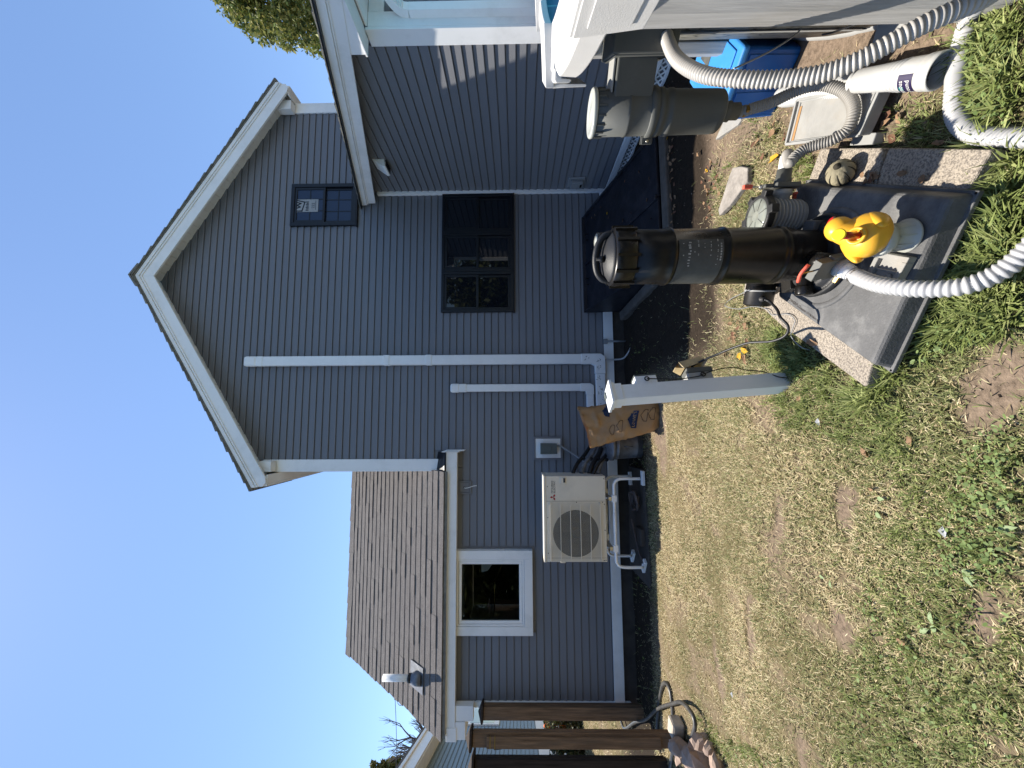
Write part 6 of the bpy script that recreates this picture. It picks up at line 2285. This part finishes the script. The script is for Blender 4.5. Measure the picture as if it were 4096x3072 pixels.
tufts += [(x, y, 1.0) for x, y in tuft_area(gpx((3580, 1470), (3700, 1140), (3800, 1140), (4090, 1130), (4090, 1330), (3780, 1340), (3620, 1500), (3470, 1640), (3400, 1600)), 190)]
tufts += [(x, y, 1.05) for x, y in tuft_area(gpx((3640, 1120), (3790, 800), (3900, 770), (4090, 760), (4090, 1100), (3800, 1120)), 110)]
tufts += [(x, y, .9) for x, y in tuft_area(gpx((3860, 120), (3950, 470), (4090, 500), (4090, 60)), 75)]
tufts += [(x, y, 1.0) for x, y in tuft_area(gpx((3880, 575), (4090, 570), (4090, 760), (3960, 680)), 30)]
tufts += [(x, y, .75) for x, y in tuft_area(gpx((3110, 1310), (3260, 1410), (3330, 1500), (3150, 1500), (3060, 1400)), 120)]
tufts += [(x, y, .55) for x, y in tuft_area(gpx((3050, 1620), (3350, 1500), (3620, 1640), (3700, 1850), (3450, 1800), (3150, 1700)), 170)]
tufts += [(x, y, .5) for x, y in tuft_area(gpx((3600, 1900), (4090, 1750), (4090, 3060), (3300, 3060)), 260)]
tufts += [(x, y, .6) for x, y in tuft_area(gpx((2740, 2860), (2900, 2960), (3150, 3060), (2900, 3060), (2790, 2950)), 140)]
tufts += [(x, y, .5) for x, y in tuft_area(gpx((3180, 650), (3200, 760), (3290, 690), (3230, 600)), 26)]
tufts += [(x, y, .45) for x, y in tuft_area(gpx((2830, 640), (3050, 680), (3100, 850), (2900, 900), (2800, 800)), 50)]
tufts += [(x, y, .6) for x, y in tuft_area(gpx((3500, 420), (3700, 400), (3780, 560), (3560, 580)), 12)]
tufts += [(x, y, .5) for x, y in tuft_area(gpx((3000, 470), (3120, 480), (3100, 600), (3000, 620)), 8)]
tufts += [(x, y, .8) for x, y in tuft_area(gpx((3690, 20), (3780, 60), (3760, 130), (3680, 100)), 14)]
for i in range(60):
    x, y = rs.uniform(-3.4, 1.2), rs.uniform(4.4, 5.2)
    if free(np.array([x]), np.array([y]))[0]:
        tufts.append((x, y, .45))
for (x, y, sc) in tufts:
    n = rs.randint(7, 15)
    r0 = .022 * sc + .006
    a = rs.uniform(0, 2 * PI, n)
    px_, py_ = x + r0 * rs.uniform(0, 1, n) * np.cos(a), y + r0 * rs.uniform(0, 1, n) * np.sin(a)
    kk = free(px_, py_)
    px_, py_, a = px_[kk], py_[kk], a[kk]
    n = len(px_)
    P_.append(np.stack([px_, py_, gznp(px_, py_) - .003], 1))
    LN.append(rs.uniform(.045, .115, n) * sc); WD.append(rs.uniform(.0035, .008, n) * (.45 + .55 * sc)); LE.append(rs.uniform(.15, .9, n)); AZ.append(a)
    bc_ = np.array([[.18, .22, .065], [.23, .27, .09], [.145, .18, .055], [.30, .33, .13]])[rs.randint(0, 4)]
    CO.append(bc_ * rs.uniform(.75, 1.25, (n, 1)))
blades('tall_grass', rs, np.concatenate(P_), np.concatenate(LN), np.concatenate(WD), np.concatenate(LE), np.concatenate(AZ), np.concatenate(CO), curl=.9)

# low clover and small broad leaves
P_ = []
for (poly, n) in ((gpx((3620, 1300), (4090, 1250), (4090, 1320), (3640, 1480)), 160), (gpx((3750, 800), (4090, 800), (4090, 1130), (3800, 1120)), 520), (gpx((3880, 150), (4090, 100), (4090, 500), (3930, 460)), 260), (gpx((3900, 1750), (4090, 1650), (4090, 2300), (3750, 2300)), 420), (gpx((3100, 1320), (3280, 1420), (3220, 1520), (3080, 1430)), 120), (gpx((3500, 2300), (4090, 2300), (4090, 3060), (3400, 3060)), 240), (gpx((2850, 2950), (3100, 3060), (2950, 3060)), 60)):
    P_ += tuft_area(poly, n)
P_ = np.array(P_)
n = len(P_)
base = np.stack([P_[:, 0], P_[:, 1], gznp(P_[:, 0], P_[:, 1]) + rs.uniform(.006, .05, n)], 1)
rad = rs.uniform(.003, .0075, n)[:, None]
nrm = np.stack([rs.normal(0, .35, n), rs.normal(0, .35, n), np.ones(n)], 1)
nrm /= np.linalg.norm(nrm, axis=1)[:, None]
az = rs.uniform(0, 2 * PI, n)
d1 = np.stack([np.cos(az), np.sin(az), 0 * az], 1)
d1 -= nrm * (d1 * nrm).sum(1)[:, None]
d2 = np.cross(nrm, d1)
ang = np.arange(6) * PI / 3
vs = np.stack([base + (d1 * math.cos(a_) * 1.35 + d2 * math.sin(a_) * .8) * rad for a_ in ang], 1).reshape(-1, 3)
f = np.concatenate([np.arange(n)[:, None] * 6 + np.array(q) for q in ([0, 1, 2], [0, 2, 3], [0, 3, 4], [0, 4, 5])], 0)
colr = np.array([[.15, .21, .07], [.20, .27, .10], [.11, .16, .05]])[rs.randint(0, 3, n)] * rs.uniform(.8, 1.2, (n, 1))
tag(mesh_np('clover', vs, f, np.repeat(colr, 6, 0), M['blade']), kind='stuff')

# a few big dock leaves flat on the lawn
b = MB()


def leafmesh(b, p, az, L_, W_, curl=.3, tilt=.0):
    d = V((math.cos(az), math.sin(az), 0))
    e = V((-d.y, d.x, 0))
    prof = [(0, .08), (.2, .55), (.45, 1), (.7, .8), (.9, .35), (1, .03)]
    vs = []
    for (t_, w_) in prof:
        z_ = tilt * L_ * t_ + curl * L_ * (t_ * (1 - t_)) * 1.2
        for k in (-1, 0, 1):
            vs.append(p + d * L_ * t_ + e * W_ * .5 * w_ * k + V((0, 0, z_ + .12 * W_ * abs(k) * w_)))
    fs = []
    for i in range(len(prof) - 1):
        for k in range(2):
            q = i * 3 + k
            fs.append((q, q + 3, q + 4, q + 1))
    b.add(vs, fs, True)


M['dock'] = mat('dock_leaf', (.19, .25, .12), .6, .3, var=.2, vs=30)
for j, (X, Y, lab_) in enumerate(((3860, 2300, 'broad leaved weed with several pale leaves in the near lawn'), (4050, 2120, 'single large pale dock leaf at the near edge of the lawn'), (3500, 2020, 'small broad leaved weed beside a straw patch in the lawn'), (3720, 2500, 'broad leaved weed in the green near lawn by a bare spot'), (3300, 2310, 'tiny broad leaved weed farther out in the lawn'))):
    b = MB()
    for k in range((4, 1, 2, 3, 2)[j]):
        p = GP(X + R.uniform(-30, 30), Y + R.uniform(-30, 30), .062)
        leafmesh(b, p, R.uniform(0, 6.28), R.uniform(.032, .055), R.uniform(.014, .022), .35, .1)
    b.build('broadleaf_weed', M['dock'], label=lab_, cat='plant', group='broad leaved weeds in the lawn')

# fallen leaves: a few shapes copied about
protos = []
for k, m_ in enumerate(('leafm', 'leafd', 'leafy', 'leafm')):
    b = MB()
    rr_ = random.Random(20 + k)
    n_ = 11
    ring_ = []
    for i in range(n_):
        a_ = 2 * PI * i / n_
        rad_ = (.018, .014, .020, .015)[k] * rr_.uniform(.72, 1.2)
        x_, y_ = rad_ * math.cos(a_) * 1.3, rad_ * math.sin(a_) * (.62 + .12 * k)
        ring_.append((x_, y_, .003 + (26 + 10 * k) * y_ * y_ + 8 * x_ * x_ * (k - 1) + rr_.uniform(0, .004)))
    b.add([(0, 0, .002)] + ring_, [(0, 1 + i, 1 + (i + 1) % n_) for i in range(n_)], True)
    ob = b.build('fallen_leaf', M[m_], loc=(0, 0, 0), label='dry curled leaf fallen on the ground', cat='leaf', group='dry leaves on the ground')
    protos.append(ob)
spots = []
for (poly, n) in ((gpx((2930, 1250), (2960, 1240), (3010, 1330), (2990, 1460), (2880, 1420), (2890, 1270)), 26), (gpx((2760, 600), (2830, 640), (2980, 800), (2800, 880), (2780, 700)), 26), (gpx((3000, 470), (3150, 450), (3200, 650), (3000, 640)), 10), (gpx((3500, 400), (3750, 420), (3780, 570), (3560, 570)), 5), (gpx((3000, 1500), (4000, 1200), (4000, 2800), (3000, 2400)), 6)):
    spots += [(x, y, None) for x, y in tuft_area(poly, n)]
spots += [(1.7 + R.uniform(0, 1.6), 3.44 + R.uniform(-.07, .06), -.02) for _ in range(46)]
for _ in range(26):
    u_ = R.uniform(.1, .95)
    spots.append((R.uniform(1.75, 2.95), by0 + (by1 - by0) * u_, bz0 + (bz1 - bz0) * u_ + .004))
for p, zz in (((3460, 700), .12), ((3470, 730), .12), ((3620, 690), .12), ((3480, 345), .135), ((3700, 720), .12), ((3250, 1370), .12), ((3495, 715), .12), ((3505, 700), .12)):
    q = GP(p[0], p[1], zz)
    spots.append((q.x, q.y, zz))
for i, (x, y, zz) in enumerate(spots):
    o = protos[i] if i < 4 else protos[R.choice((0, 0, 1, 1, 3, 2) if i % 5 == 0 else (0, 1, 3))].copy()
    if i >= 4:
        COL.objects.link(o)
    where = 'kerb' if zz == -.02 else ('hatch' if (x > 1.6 and y > 3.6) else ('paver' if zz else 'lawn'))
    o['label'] = {'kerb': 'dry leaf caught along the concrete kerb below the cellar hatch', 'hatch': 'dry leaf lying on the black cellar hatch', 'paver': 'dry leaf lying on the speckled pavers or grey box', 'lawn': 'dry leaf fallen on the grass and soil'}[where]
    o['group'] = {'kerb': 'dry leaves along the kerb', 'hatch': 'dry leaves on the cellar hatch', 'paver': 'dry leaves on the pavers', 'lawn': 'dry leaves on the ground'}[where]
    s_ = R.uniform(.6, 1.25)
    o.location = (x, y, (zz if zz is not None else float(gznp(x, y)) + .012) + .004)
    o.rotation_euler = (R.uniform(-.4, .4), R.uniform(-.4, .4), R.uniform(0, 6.28))
    o.scale = (s_, s_, s_)

# pebbles and clods in the bare soil
b = MB()
for (poly, n) in ((gpx((3480, 330), (3700, 420), (3800, 560), (3560, 580), (3510, 540)), 90), (gpx((2960, 460), (3130, 450), (3180, 640), (2960, 640)), 70), (gpx((3750, 1350), (4090, 1300), (4090, 1620), (3850, 1600)), 80), ([(.6, 2.7), (3.3, 2.7), (3.3, 3.4), (.6, 3.4)], 120), ([(-3.5, 4.6), (1.3, 4.6), (1.3, 5.2), (-3.5, 5.2)], 110)):
    for (x, y) in tuft_area(poly, n):
        s_ = R.uniform(.003, .010)
        z_ = float(gznp(x, y))
        q = [V((x, y, z_ + s_ * .3)) + V((R.uniform(-1, 1), R.uniform(-1, 1), R.uniform(-.6, .8))).normalized() * s_ for _ in range(4)]
        b.add(q, [(0, 1, 2), (0, 2, 3), (0, 3, 1), (1, 3, 2)])
b.build('pebbles', M['clod'], loc=(0, 0, 0), kind='stuff')

for (X, Y, lab_) in ((3778, 2128, 'white scrap of paper near the middle of the lawn'), (2930, 2780, 'white scrap of litter left in the dry lawn'), (3275, 1687, 'tiny white scrap of litter near the white post')):
    p = GP(X, Y, .07)
    b = MB()
    b.add([p + V((-.02, 0, 0)), p + V((.0, -.012, .006)), p + V((.018, .004, .0)), p + V((.0, .014, .008))], [(0, 1, 2), (0, 2, 3)])
    b.build('paper_scrap', M['paper'], label=lab_, cat='litter')
